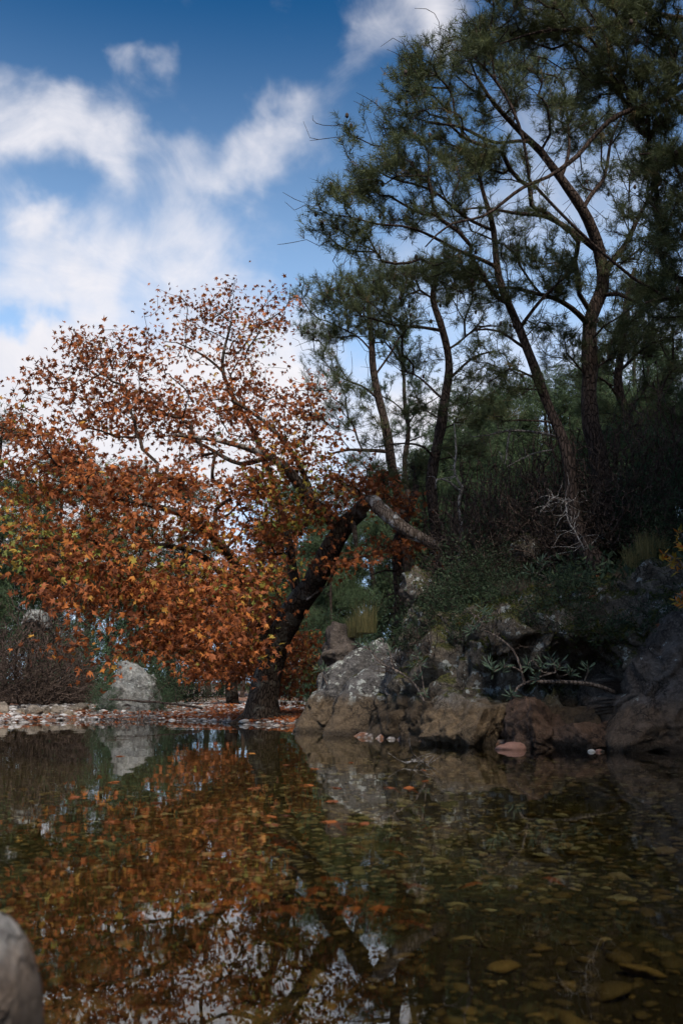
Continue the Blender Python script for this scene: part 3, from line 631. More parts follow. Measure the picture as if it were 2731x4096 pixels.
def leaf_frames(n, r, tilt=55, D=None):
    """random rotation matrices (n,3,3): columns x,y(tip),z(normal); blades face roughly up, tips hang"""
    nz = unit(np.array([0, 0, 1.])+r.normal(size=(n, 3))*math.tan(R(tilt))*.55)
    y = unit(r.normal(size=(n, 3))*1.0+np.array([0, -.1, -.55])+(0 if D is None else D*.5)); y = unit(y-nz*(y*nz).sum(1, keepdims=True)); x = np.cross(y, nz)
    return np.stack([x, y, nz], 2)
def place(TV, TF, M, P, S):
    V = np.einsum('nij,vj->nvi', M, TV)*S[:, None, None]+P[:, None]
    Fc = (TF[None]+(np.arange(len(P))*len(TV))[:, None, None]).reshape(-1, TF.shape[1])
    return V.reshape(-1, 3), Fc
def project(P):
    c, s = cs(PITCH); q = P-np.array([0, 0, CAMH]); d = q[:, 1]*c+q[:, 2]*s; u = -q[:, 1]*s+q[:, 2]*c
    return CX+F*q[:, 0]/d, CY-F*u/d, d
def leaves_parts(root, P, M, S, hue, TV, TF, mat, n_single=300, cell=46, name='leaf', mass='foliage'):
    """the leaves that show largest are parts of their own; the rest one mass"""
    base = np.array(root.location)
    px, py, d = project(P); ok = (px > 0) & (px < 2731) & (py > 0) & (py < 4096)
    order = np.argsort(d); seen = set(); pick = []
    for i in order:
        if not ok[i]: continue
        k = (int(px[i]//cell), int(py[i]//cell))
        if k in seen: continue
        seen.add(k); pick.append(i)
        if len(pick) >= n_single: break
    pick = np.array(pick, int); rest = np.setdiff1d(np.arange(len(P)), pick)
    forms = [TV] if not isinstance(TV, list) else TV; TV = forms[0]; kind = np.arange(len(P)) % len(forms)
    if len(rest):
        V, Fc = place(TV, TF, M[rest], P[rest]-base, S[rest]); V = V.reshape(len(rest), -1, 3)
        for q in range(1, len(forms)):
            u = rest[kind[rest] == q]; V[kind[rest] == q] = place(forms[q], TF, M[u], P[u]-base, S[u])[0].reshape(len(u), -1, 3)
        V = V.reshape(-1, 3)
        o = bpy.data.objects.new(mass, mesh_np(mass, V, Fc, mat, True, {'hue': np.repeat(hue[rest], len(TV))})); link(o, root); o['kind'] = 'stuff'
    mes = [mesh_np(name, q, TF, mat) for q in forms]
    for i in pick:
        o = bpy.data.objects.new(name, mes[kind[i]]); COL.objects.link(o); o.parent = root
        m = np.eye(4); m[:3, :3] = M[i]*S[i]; m[:3, 3] = P[i]-base
        o.matrix_local = Matrix(m.tolist()); o['hue'] = float(hue[i])
def px_path(rows, step=.15):
    """rows of (px,py,Y,radius)"""
    return smooth_path([tuple(pix(a, b, Y))+(r,) for a, b, Y, r in rows], step)

def plane_tree(name, label, trunk, limbs, blobs, seed, leaf=.19, per=4, singles=300, bf=.3, pale=(), green=.5):
    t = Tree(seed); r = t.rng; tp = px_path(trunk); tp[0, 2] = min(tp[0, 2], tz(tp[0, 0], tp[0, 1])-.1)
    root = empty(name, tp[0, :3]+np.array([0, 0, .1]), label, 'tree')
    t.add_path(tp); part('trunk', bark_tube('trunk', tp, MAT['plane_bark'], 16, .16, seed, .25), root)
    if singles:
        for q in range(7):
            a = q*.9+r.normal(0, .15); L = r.uniform(.55, 1.0); b0 = tp[2, :3]+np.array([0, 0, -.05]); rows = [tuple(b0)+(.13,)]
            for k_, (d_, rr) in enumerate([(.35, .10), (.65, .065), (1.0, .03)]):
                x, y = tp[0, 0]+math.cos(a+.12*k_)*L*d_, tp[0, 1]+math.sin(a+.12*k_)*L*d_; rows.append((x, y, tz(x, y)+.07*(1-d_)-.01, rr))
            part('root', bark_tube('root', smooth_path(rows, .08), MAT['plane_bark'], 8, .14, seed+40+q), root)
    for i, l in enumerate(limbs):
        lp = snap(t, px_path(l)); t.add_path(lp); part('limb', bark_tube('limb', lp, MAT['plane_pale' if i in pale else 'plane_bark'], 10, .10, seed+i), root)
    T = blob_pts([b[:6]+(b[6]*1.25,) for b in blobs], r, 8, .36, .05); t.grow(T, bf, .22, .02, 10)
    part('branches', tubes_mesh('branches', t.chains(.0042, .44, .07), MAT['plane_twig'], 4), root, 'stuff')
    tp_, td, pp = t.tip_dirs(); n = len(tp_)*per
    k = np.repeat(np.arange(len(tp_)), per); f = r.random(n)
    P = pp[k]+(tp_[k]-pp[k])*(f[:, None]*1.1)+r.normal(size=(n, 3))*np.array([1, 1, .55])*leaf*1.15
    Mx = leaf_frames(n, r, 68, td[k]); S = leaf*r.uniform(.62, 1.12, n)*np.clip(1.0+(P[:, 2]-3.0)*-.035, .78, 1.08)
    px, py, d = project(P)
    # greener leaves come in sprays low in the crown
    g = np.array([mnoise.noise(Vector(p)*.55+Vector((seed, 3, 1))) for p in P]); low = sstep(1500, 2100, py)
    hue = np.clip(r.normal(.31, .19, n)+.06*low, .0, .78)
    gm = (g+r.normal(0, .18, n) > .34) & (r.random(n) < green*(.25+.75*low)); hue[gm] = r.uniform(.78, 1.0, gm.sum())
    keep = r.random(n) < np.interp(py, [1100, 1700, 2200, 2450], [.64, .62, .74, .86])
    P, Mx, S, hue = P[keep], Mx[keep], S[keep], hue[keep]
    leaves_parts(root, P, Mx, S, hue, LEAVES, PLF, MAT['plane_leaf'], singles)
    return root

def build_plane_trees():
    trunk = [(1040, 2868, 18.2, .31), (1050, 2790, 18.1, .26), (1075, 2680, 18, .25), (1105, 2580, 17.8, .235), (1160, 2460, 17.5, .215), (1240, 2350, 17.2, .20), (1310, 2220, 16.9, .19), (1370, 2110, 16.7, .17), (1440, 2040, 16.5, .14)]
    limbs = [
        [(1400, 2075, 16.6, .12), (1475, 2005, 16.2, .12), (1530, 2045, 15.7, .11), (1610, 2110, 15.4, .10), (1690, 2155, 15.3, .085), (1760, 2190, 15.2, .07)],
        [(1360, 2120, 16.7, .12), (1270, 2040, 16.5, .12), (1210, 1960, 16.3, .105), (1130, 1860, 16.0, .075), (1010, 1800, 15.8, .05), (860, 1760, 15.5, .035), (700, 1740, 15.2, .025)],
        [(1160, 1890, 16.1, .06), (1090, 1830, 16.4, .045), (960, 1855, 16.6, .04), (830, 1790, 16.8, .03), (700, 1720, 17, .02)],
        [(1180, 2400, 17.4, .10), (1165, 2300, 17.5, .085), (1155, 2180, 17.6, .075), (1130, 2060, 17.7, .065), (1080, 1900, 17.5, .05), (1020, 1740, 17.3, .045), (920, 1560, 17.2, .038), (890, 1450, 17.1, .03), (925, 1290, 17, .018)],
        [(900, 1480, 17.1, .025), (820, 1420, 17, .02), (710, 1370, 17, .012)],
        [(1095, 2620, 17.9, .14), (1020, 2440, 17.2, .11), (970, 2300, 16.7, .095), (900, 2200, 16.2, .08), (820, 2120, 15.7, .07), (740, 2060, 15.2, .055), (600, 2020, 14.7, .04), (450, 1990, 14.3, .025)],
        [(1000, 2400, 17, .07), (900, 2310, 16.4, .06), (800, 2220, 15.8, .05), (640, 2180, 15.2, .035), (450, 2200, 14.6, .022)],
        [(1260, 2030, 16.5, .05), (1180, 1830, 16.3, .045), (1060, 1690, 16.2, .035), (930, 1600, 16, .025)],
        [(1410, 2060, 16.6, .05), (1420, 2110, 16.4, .045), (1425, 2180, 16.3, .03)],
        [(1180, 2430, 17.3, .03), (1240, 2390, 17, .02), (1310, 2340, 16.8, .012)],
    ]
    blobs = [
        (760, 1780, 190, 50, 15.6, .8, 34), (640, 1890, 150, 50, 15, .7, 30), (300, 1810, 160, 50, 14.6, .7, 30), (1020, 1560, 140, 80, 16.8, .6, 36),
        (900, 1310, 290, 180, 17, 1.2, 170), (700, 1200, 100, 60, 17, .5, 14), (1080, 1220, 110, 110, 17, .6, 26), (620, 1350, 90, 60, 17, .5, 14),
        (430, 1490, 270, 140, 15.6, 1.0, 180), (180, 1520, 110, 80, 15, .6, 34), (480, 1360, 160, 60, 15.8, .6, 44),
        (560, 1640, 330, 110, 15.6, 1.0, 160), (880, 1620, 260, 110, 16.5, 1.0, 130), (1000, 1500, 120, 70, 16.8, .5, 26), (1110, 1720, 220, 130, 16.2, .9, 150), (1200, 1600, 90, 80, 16.2, .5, 30), (250, 1660, 200, 70, 14.8, .8, 60),
        (120, 1760, 220, 110, 14, .9, 90), (200, 1930, 300, 120, 14, .9, 130), (600, 1960, 320, 110, 14.8, 1.0, 150), (950, 1930, 260, 120, 16, 1.0, 150), (1200, 1900, 190, 120, 16.2, .8, 110), (1390, 1950, 150, 80, 16.2, .7, 64), (1520, 1960, 110, 60, 16.6, .5, 30), (1620, 2000, 80, 60, 16.6, .5, 26),
        (1300, 2060, 150, 80, 16.2, .6, 50), (1580, 2170, 90, 50, 16.4, .4, 20), (1660, 2220, 60, 50, 16.3, .3, 14), (1370, 2210, 70, 60, 16, .4, 16), (1330, 2280, 60, 50, 16.2, .4, 10),
        (80, 2070, 200, 90, 13.6, .8, 60), (420, 2110, 300, 90, 14, .8, 90), (800, 2120, 260, 110, 15.4, .9, 100), (1080, 2140, 180, 110, 16.6, .8, 80),
        (120, 2230, 200, 60, 13.4, .7, 46), (420, 2260, 280, 90, 13.8, .9, 84), (760, 2290, 260, 110, 14.8, .9, 110), (1010, 2310, 150, 110, 16, .8, 80),
        (560, 2430, 240, 90, 13.8, .8, 84), (820, 2460, 240, 110, 14.8, .9, 110), (1000, 2480, 150, 120, 18.4, .7, 70), (1200, 2560, 80, 90, 18.8, .5, 30), (700, 2560, 200, 60, 14.2, .6, 66), (900, 2600, 170, 80, 15.4, .7, 66), (1190, 2690, 90, 120, 19, .5, 44), (1000, 2650, 90, 90, 18.8, .5, 24),
        (330, 2400, 180, 60, 13.4, .6, 30), (300, 2530, 160, 70, 13.4, .5, 16), (420, 2640, 120, 60, 13.6, .4, 7), (180, 2330, 150, 60, 13.2, .5, 16),
    ]
    plane_tree('plane_tree', 'leaning plane tree with rust orange leaves at the water edge', trunk, limbs, blobs, 21, .147, 7, 300, .22, pale=(0, 1, 8, 9))
    b2 = [(900, 2330, 190, 150, 25, 1.5, 160), (1050, 2240, 150, 130, 25.5, 1.5, 110), (1120, 2100, 120, 120, 26, 1.2, 70), (820, 2480, 170, 100, 24.5, 1.3, 120), (980, 2500, 160, 110, 25, 1.3, 120), (900, 2650, 180, 90, 24.8, 1.3, 120), (760, 2640, 120, 80, 24.5, 1, 60), (1080, 2640, 130, 100, 25.5, 1.2, 80), (1190, 2600, 70, 160, 25.5, .8, 60)]
    plane_tree('plane_tree', 'smaller orange plane tree half hidden behind the leaning one', [(930, 2830, 25.5, .16), (925, 2700, 25.4, .13), (950, 2550, 25.3, .11), (1000, 2400, 25.3, .08), (1050, 2250, 25.3, .05)],
               [[(928, 2680, 25.4, .07), (860, 2560, 25, .05), (820, 2450, 24.7, .03)]], b2, 33, .15, 7, 0, .2, green=.1)
build_plane_trees()

# ------------------------------------------------------------------ pines
def pine(name, label, trunk, limbs, blobs, seed, K=24, length=.135, per=3, bf=.42, width=.0062, hue=.45, cones=40, mat='pine_needle', start=10, sides=12, group=None, r0=.0045):
    t = Tree(seed); r = t.rng; tp = px_path(trunk); tp[:, 3] *= .60; wv_ = np.sin(np.arange(len(tp))*.55+seed)*.035+np.sin(np.arange(len(tp))*.23+seed*2)*.06; tp[:, 0] += wv_*np.minimum(np.arange(len(tp))/8, 1); tp[:, 1] += wv_[::-1]*np.minimum(np.arange(len(tp))/8, 1); tp[0, 2] = min(tp[0, 2], tz(tp[0, 0], tp[0, 1])-.15)
    root = empty(name, tp[0, :3]+np.array([0, 0, .15]), label, 'tree', group)
    t.add_path(tp); part('trunk', bark_tube('trunk', tp, MAT['pine_bark'], sides, .12, seed, .35), root)
    for i, l in enumerate(limbs):
        lp = px_path(l); lp[:, 3] *= .62; wv_ = np.sin(np.arange(len(lp))*.7+seed+i)*.04*np.minimum(np.arange(len(lp))/5, 1); lp[:, 2] += wv_; lp[:, 0] += wv_[::-1]*.5*np.minimum(np.arange(len(lp))/5, 1); lp = snap(t, lp); t.add_path(lp); part('limb', bark_tube('limb', lp, MAT['pine_bark'], 8, .10, seed+i), root)
    T = blob_pts([b[:6]+(b[6]*1.05,) for b in blobs], r, 4, .20, .06, -.5); t.grow(T, bf, .2, -.02, start, .14)
    live = list(t.tips); ctr = np.array([p for p, L in zip(t.P, t.plen) if L > 2])[::3]
    Q = ctr[r.choice(len(ctr), min(len(ctr), 480), False)]+np.clip(r.normal(size=(min(len(ctr), 480), 3))*.26, -.5, .5)     # dead inner twigs without needles
    t.grow(Q, .25, .12, .0, start, .3); t.tips = live
    ch = t.chains(r0, .40, .055); part('branches', tubes_mesh('branches', ch, MAT['twig'], 4), root, 'stuff')
    tp_, td, pp = t.tip_dirs(); n = len(tp_)
    P = [tp_]; D = [unit(td+np.array([0, 0, .6]))]
    for j in range(per-1):
        off = r.normal(size=(n, 3))*.09; d = unit(td*.7+r.normal(size=(n, 3))*.45+np.array([0, 0, .65])); f = .4+.6*r.random((n, 1))
        P.append(pp+(tp_-pp)*f+off*.7+d*.04); D.append(d)
    P = np.concatenate(P); D = np.concatenate(D)
    hv = np.clip(r.normal(hue, .16, len(P)), 0, 1); hv[r.random(len(P)) < .03] = 1.0
    V, Fc, h = needles(P, D, r, K, length, width, .13, hv, (18, 75))
    part('needles', mesh_np('needles', V, Fc, MAT[mat], False, {'hue': h}), root, 'stuff')
    if cones:
        k = r.choice(n, min(cones, n), False); CV, CF = ICO[1]; CV = CV*np.array([.028, .028, .045])
        V, Fc = place(CV, CF, np.repeat(np.eye(3)[None], len(k), 0), pp[k]+r.normal(size=(len(k), 3))*.06, np.ones(len(k)))
        part('cones', mesh_np('cones', V, Fc, MAT['cone']), root, 'stuff')
    return root
def build_pines():
    pine('pine_tree', 'pine with leaning bare lower trunk just right of the plane tree crown',
         [(1640, 2420, 20.5, .22), (1625, 2200, 20.4, .19), (1600, 1960, 20.2, .17), (1565, 1810, 20, .16), (1515, 1660, 19.9, .14), (1490, 1480, 19.8, .12), (1478, 1310, 19.7, .09), (1490, 1180, 19.6, .05)],
         [[(1560, 1800, 20, .07), (1480, 1800, 19.8, .06), (1400, 1790, 19.6, .045), (1320, 1820, 19.4, .03)], [(1500, 1600, 19.9, .05), (1440, 1540, 19.5, .035), (1340, 1500, 19.2, .02)], [(1485, 1420, 19.8, .04), (1420, 1340, 19.6, .03), (1300, 1290, 19.4, .018)], [(1490, 1500, 19.8, .04), (1580, 1380, 20, .03), (1640, 1300, 20.2, .02)]],
         [(1330, 1180, 170, 80, 19.4, 1.0, 130), (1450, 1120, 150, 70, 19.6, 1.0, 90), (1290, 1320, 120, 70, 19.4, .8, 70), (1420, 1300, 150, 80, 19.5, 1.0, 90), (1300, 1450, 90, 60, 19.2, .6, 40), (1350, 1560, 120, 70, 19.2, .8, 60), (1300, 1680, 80, 60, 19.3, .6, 26), (1570, 1260, 120, 70, 20, .8, 70), (1420, 1680, 120, 60, 19.5, .8, 40), (1440, 1870, 110, 50, 19.6, .7, 34)], 51)
    pine('pine_tree', 'upright pine with dark furrowed trunk standing on the rocks in mid picture',
         [(1752, 2240, 16.6, .19), (1748, 2120, 16.6, .17), (1742, 1950, 16.6, .16), (1740, 1800, 16.6, .15), (1768, 1640, 16.6, .14), (1785, 1480, 16.6, .12), (1752, 1330, 16.6, .10), (1738, 1200, 16.6, .08), (1770, 1080, 16.6, .05)],
         [[(1748, 1340, 16.6, .05), (1650, 1310, 16.4, .04), (1540, 1290, 16.2, .03), (1420, 1270, 16, .018)], [(1745, 1850, 16.6, .035), (1700, 1790, 16.4, .03), (1620, 1770, 16.2, .025), (1500, 1800, 16, .015)], [(1760, 1400, 16.6, .04), (1850, 1350, 16.9, .03), (1960, 1300, 17.2, .018)], [(1775, 1600, 16.6, .04), (1680, 1520, 16.8, .03), (1600, 1480, 17, .02)], [(1780, 1520, 16.6, .04), (1880, 1440, 16.4, .03), (1980, 1400, 16.2, .02)]],
         [(1620, 1130, 180, 80, 16.4, 1.0, 130), (1780, 1080, 160, 90, 16.6, 1.0, 100), (1480, 1190, 130, 70, 16.2, .8, 70), (1560, 1300, 130, 60, 16.3, .7, 50), (1880, 1200, 130, 80, 16.8, .9, 70), (1950, 1320, 110, 60, 17, .7, 40), (1650, 1450, 110, 50, 16.9, .7, 34), (1880, 1480, 90, 50, 16.5, .6, 26), (1500, 1790, 70, 40, 16.1, .4, 12), (1850, 1620, 110, 50, 16.4, .6, 40), (1650, 1650, 110, 50, 16.7, .6, 36), (1850, 1780, 100, 50, 16.4, .6, 34)], 52)
    pine('pine_tree', 'curved slender pine leaning left over the water from the rocky bank',
         [(2420, 2310, 13.2, .24), (2350, 2190, 13.3, .18), (2290, 2050, 13.4, .15), (2250, 1900, 13.5, .135), (2225, 1740, 13.6, .125), (2170, 1560, 13.6, .115), (2110, 1400, 13.6, .105), (2065, 1230, 13.6, .095), (2000, 1060, 13.6, .085), (1960, 920, 13.5, .07), (1920, 790, 13.4, .05), (1900, 660, 13.3, .035)],
         [[(2000, 1060, 13.6, .05), (1880, 1010, 13.4, .045), (1740, 960, 13.1, .035), (1600, 900, 12.8, .028), (1450, 880, 12.5, .018), (1320, 870, 12.3, .01)], [(1960, 920, 13.5, .04), (1850, 860, 13.3, .035), (1700, 760, 13, .028), (1560, 700, 12.8, .02), (1450, 640, 12.6, .012)], [(2110, 1400, 13.6, .04), (2000, 1330, 13.4, .03), (1900, 1330, 13.2, .02)], [(2080, 1290, 13.6, .045), (2180, 1180, 13.8, .035), (2270, 1080, 14, .025)], [(2150, 1520, 13.6, .03), (2040, 1480, 13.3, .022), (1950, 1520, 13.1, .014)]],
         [(1330, 860, 110, 70, 12.3, .6, 60), (1440, 960, 120, 60, 12.5, .7, 46), (1480, 720, 130, 80, 12.7, .7, 80), (1620, 640, 150, 80, 12.9, .8, 90), (1750, 760, 150, 90, 13, .8, 60), (1880, 640, 130, 90, 13.3, .8, 60), (1640, 850, 150, 60, 12.9, .7, 46), (1900, 1050, 130, 70, 13.3, .8, 56), (1780, 1060, 130, 60, 13.1, .7, 46), (2230, 1120, 120, 80, 13.9, .7, 40), (1930, 1400, 90, 50, 13.2, .5, 18), (1400, 560, 60, 40, 12.6, .4, 16), (2000, 1200, 110, 50, 13.5, .6, 34), (2060, 1500, 110, 60, 13.3, .6, 40), (1960, 1640, 110, 60, 13.1, .6, 36), (2180, 1330, 90, 50, 13.8, .5, 26)], 53, r0=.004)
    pine('pine_tree', 'tallest pine with twisting forked trunk rising behind the curved one',
         [(2400, 2260, 14.6, .27), (2395, 2000, 14.7, .24), (2390, 1750, 14.8, .22), (2365, 1480, 14.8, .20), (2360, 1300, 14.8, .19), (2395, 1150, 14.8, .17), (2370, 1010, 14.7, .155), (2320, 850, 14.5, .135), (2250, 720, 14.3, .115), (2170, 600, 14.1, .095), (2090, 520, 13.9, .075), (2000, 420, 13.6, .055), (1920, 300, 13.4, .035)],
         [[(2370, 1010, 14.7, .085), (2290, 930, 14.5, .075), (2190, 880, 14.2, .06), (2080, 850, 13.9, .045), (1960, 830, 13.6, .03), (1850, 850, 13.3, .018)], [(2365, 1310, 14.8, .08), (2290, 1240, 14.5, .07), (2190, 1190, 14.2, .055), (2080, 1150, 13.8, .04), (1980, 1160, 13.5, .022)], [(2395, 1120, 14.8, .08), (2480, 1000, 15, .065), (2560, 860, 15.2, .05), (2640, 700, 15.4, .03)], [(2320, 850, 14.5, .06), (2400, 720, 14.7, .05), (2450, 560, 14.9, .035), (2500, 400, 15.1, .02)], [(2130, 560, 14, .05), (1980, 560, 13.6, .04), (1850, 520, 13.2, .03), (1700, 480, 12.8, .018)], [(2250, 720, 14.3, .05), (2280, 580, 14.3, .04), (2260, 420, 14.3, .025)], [(2390, 1200, 14.8, .06), (2470, 1180, 14.6, .05), (2570, 1220, 14.4, .035), (2680, 1210, 14.2, .02)]],
         [(1700, 300, 130, 90, 13, .8, 80), (1620, 460, 110, 70, 12.8, .7, 56), (1780, 520, 140, 70, 13.1, .8, 70), (1850, 230, 150, 90, 13.3, .9, 90), (1970, 380, 150, 110, 13.5, .9, 90), (2080, 250, 140, 100, 13.8, .9, 80), (2000, 620, 140, 80, 13.5, .8, 60), (2200, 460, 130, 110, 14.2, .9, 80), (2300, 330, 130, 90, 14.4, .9, 70), (2450, 480, 130, 110, 14.9, .9, 80), (2600, 640, 130, 120, 15.3, .9, 80), (2560, 850, 120, 100, 15.1, .9, 66), (2400, 700, 100, 80, 14.7, .7, 40), (2080, 860, 130, 60, 13.9, .7, 36), (1890, 870, 110, 50, 13.4, .6, 30), (2620, 1180, 120, 80, 14.3, .8, 56), (2480, 1080, 110, 80, 14.8, .8, 46), (2180, 1180, 100, 50, 14.1, .6, 26), (2210, 1010, 130, 60, 14.2, .7, 50), (2080, 1010, 110, 50, 13.9, .6, 36), (2260, 1380, 110, 60, 14.4, .6, 40), (2300, 1120, 80, 50, 14.5, .5, 26), (2330, 520, 110, 80, 14.6, .7, 46), (2500, 1350, 130, 80, 14.6, .7, 50), (2600, 980, 110, 70, 14.9, .7, 46), (1600, 330, 60, 50, 12.7, .4, 16), (1650, 240, 50, 50, 12.8, .4, 14)], 54)
    pine('pine_tree', 'big dark pine beyond the right edge reaching long boughs across the top',
         [(2990, 2300, 12.0, .30), (2980, 1800, 12, .27), (2990, 1200, 12, .24), (3010, 700, 12, .2), (2980, 300, 12, .16), (2950, -100, 12, .12), (2930, -400, 12, .07)],
         [[(2990, 350, 12, .08), (2850, 330, 11.8, .075), (2731, 350, 11.6, .068), (2600, 410, 11.4, .06), (2480, 470, 11.3, .055), (2360, 560, 11.2, .048), (2270, 640, 11.1, .043), (2190, 715, 11.1, .038), (2100, 760, 11, .034), (2020, 800, 11, .03), (1930, 850, 10.9, .026), (1800, 905, 10.8, .02), (1700, 1000, 10.8, .012)],
          [(2980, 150, 12, .08), (2800, 80, 11.7, .065), (2600, 60, 11.3, .05), (2400, 100, 11, .04), (2200, 130, 10.8, .028), (2000, 170, 10.6, .016)],
          [(2970, 0, 12, .07), (2750, -80, 11.6, .055), (2500, -90, 11.2, .04), (2250, -60, 10.9, .028), (2000, -20, 10.7, .015)],
          [(3000, 800, 12, .08), (2850, 700, 11.8, .06), (2700, 640, 11.5, .04), (2560, 620, 11.3, .02)], [(2990, 1300, 12, .08), (2850, 1220, 11.8, .06), (2700, 1200, 11.6, .04), (2580, 1220, 11.4, .02)]],
         [(2000, 60, 150, 80, 10.7, .7, 90), (1930, 170, 90, 50, 10.6, .5, 34), (2200, 60, 150, 110, 10.9, .8, 110), (2380, 160, 130, 110, 11, .8, 100), (2560, 80, 150, 110, 11.3, .8, 130), (2680, 220, 110, 100, 11.5, .8, 90), (2450, -60, 300, 60, 11.2, .9, 120), (2560, 300, 110, 60, 11.3, .6, 50), (2620, 480, 110, 60, 11.4, .6, 50), (2640, 640, 110, 90, 11.4, .7, 80), (2660, 900, 90, 90, 11.6, .7, 56), (2660, 1200, 110, 90, 11.6, .7, 70), (2640, 420, 130, 80, 11.5, .7, 70), (2450, 300, 120, 70, 11.2, .7, 50), (2680, 780, 100, 90, 11.6, .7, 60), (2680, 1060, 90, 90, 11.6, .7, 50), (2140, 730, 50, 20, 11, .2, 5)], 55, r0=.0042, cones=90)
    pine('pine_tree', 'pine with dark slanting trunk near the right edge behind the tallest one',
         [(2620, 2250, 17, .2), (2580, 2050, 17.2, .17), (2530, 1850, 17.4, .15), (2500, 1650, 17.5, .14), (2490, 1450, 17.6, .12), (2510, 1250, 17.7, .10), (2520, 1080, 17.8, .06)],
         [[(2495, 1500, 17.6, .05), (2580, 1400, 17.3, .035), (2680, 1350, 17, .02)], [(2500, 1600, 17.5, .05), (2420, 1520, 17.2, .03), (2330, 1480, 17, .02)], [(2540, 1880, 17.4, .04), (2580, 1760, 17, .035), (2650, 1660, 16.7, .02)]],
         [(2600, 1360, 130, 90, 17.2, 1, 110), (2480, 1320, 130, 80, 17.6, 1, 90), (2660, 1520, 110, 80, 17, .9, 80), (2550, 1150, 140, 90, 17.8, 1, 100), (2380, 1480, 110, 70, 17.1, .8, 60), (2650, 1700, 110, 80, 16.7, .8, 70), (2450, 1650, 100, 60, 17.2, .7, 40), (2600, 1850, 110, 80, 16.8, .8, 60), (2720, 1350, 60, 100, 17, .8, 40)], 56)
    pine('pine_tree', 'thin pale stemmed pine between the two mid picture trunks',
         [(1650, 2300, 27, .15), (1635, 2000, 27, .13), (1625, 1750, 27, .11), (1610, 1550, 27, .09), (1600, 1380, 27, .06)],
         [[(1620, 1700, 27, .04), (1690, 1620, 26.6, .03), (1760, 1580, 26.3, .015)], [(1618, 1650, 27, .04), (1550, 1590, 26.8, .03), (1480, 1570, 26.6, .015)], [(1628, 1780, 27, .04), (1700, 1740, 27, .025)]],
         [(1600, 1380, 110, 80, 27, 1.2, 80), (1700, 1520, 90, 60, 26.6, 1, 46), (1520, 1550, 80, 50, 26.7, .9, 40), (1650, 1640, 90, 40, 26.8, .9, 34), (1560, 1720, 80, 40, 26.8, .8, 26), (1700, 1740, 70, 40, 27, .8, 24)], 57, K=20, width=.009, mat='far_needle', cones=0)
    pine('pine_tree', 'dark shaded pine trunk rooted on the mossy rocks right of the broken limb',
         [(1610, 2470, 17, .2), (1600, 2330, 17, .17), (1605, 2200, 17, .15), (1640, 2050, 17.2, .13), (1660, 1950, 17.4, .10), (1650, 1850, 17.6, .06)],
         [[(1600, 2300, 17, .03), (1540, 2290, 16.8, .025), (1480, 2300, 16.6, .015)], [(1605, 2190, 17, .03), (1530, 2180, 16.8, .02), (1460, 2210, 16.6, .012)]],
         [(1560, 1920, 110, 60, 17.6, .8, 60), (1680, 1860, 100, 60, 17.6, .8, 50), (1470, 1900, 70, 40, 17.4, .6, 24)], 58, cones=0)
build_pines()

# ------------------------------------------------------------------ background pines (shared meshes)
def grow_local(seed, H, blobs, trunk, n_mult=1.0, K=11, length=.20, width=.018, per=4, mat='far_needle', rt=.16):
    t = Tree(seed); r = t.rng
    tp = smooth_path([(x*H, y*H, z*H, rr*rt) for x, y, z, rr in trunk], .3); t.add_path(tp)
    T = []
    for (x, y, z, rx, rz, n) in blobs:
        n = int(n*n_mult); q = unit(r.normal(size=(n, 3)))*(r.random((n, 1))**.42); T.append(np.array([x, y, z])*H+q*np.array([rx, rx, rz])*H)
    t.grow(np.concatenate(T), .4, .35, .02, len(tp)//4, .15)
    tr = bark_tube('trunk', tp, MAT['pine_bark'], 8, .12, seed, .3); br = tubes_mesh('branches', t.chains(.008, .4, .06), MAT['twig'], 3)
    tp_, td, pp = t.tip_dirs(); n = len(tp_); k = np.repeat(np.arange(n), per)
    D = unit(td[k]*.6+r.normal(size=(n*per, 3))*.7+np.array([0, 0, .35])); P = pp[k]+(tp_[k]-pp[k])*r.random((n*per, 1))+r.normal(size=(n*per, 3))*.16
    V, Fc, h = needles(P, D, r, K, length, width, .25, np.clip(r.normal(.45, .2, n*per), 0, 1))
    nd = mesh_np('needles', V, Fc, MAT[mat], False, {'hue': h}); return tr, br, nd
def rand_pine(seed, H=9.0):
    r = np.random.default_rng(seed); lean = r.normal(0, .05, 2); tr = [(0, 0, 0, 1.15)]
    for z in (.25, .5, .75, .97): tr.append((lean[0]*z+r.normal(0, .012), lean[1]*z+r.normal(0, .012), z, 1.05-z*.85))
    bl = []
    for k in range(11):
        z = r.uniform(.32, .97); rad = .24*(1-abs(z-.55)*1.1); a = r.random()*6.28
        bl.append((lean[0]*z+rad*math.cos(a)*.8, lean[1]*z+rad*math.sin(a)*.8, z, r.uniform(.08, .14), r.uniform(.045, .075), 60))
    bl.append((lean[0], lean[1], .95, .1, .06, 60))
    return grow_local(seed, H, bl, tr)
def young_pine(seed, H=9.0):
    r = np.random.default_rng(seed); tr = [(0, 0, 0, 1.0)]+[(r.normal(0, .012), r.normal(0, .012), z, 1.0-z*.85) for z in (.25, .5, .75, .97)]; bl = []
    for k in range(16):
        z = r.uniform(.10, .95); rad = .30*(1.02-z); a = r.random()*6.28; bl.append((rad*math.cos(a)*.75, rad*math.sin(a)*.75, z, .06+.10*(1-z), r.uniform(.05, .08), 48))
    return grow_local(seed, H, bl+[(0, 0, .95, .05, .07, 40)], tr)
FAR = [rand_pine(900+i) for i in range(5)]+[young_pine(950+i) for i in range(3)]
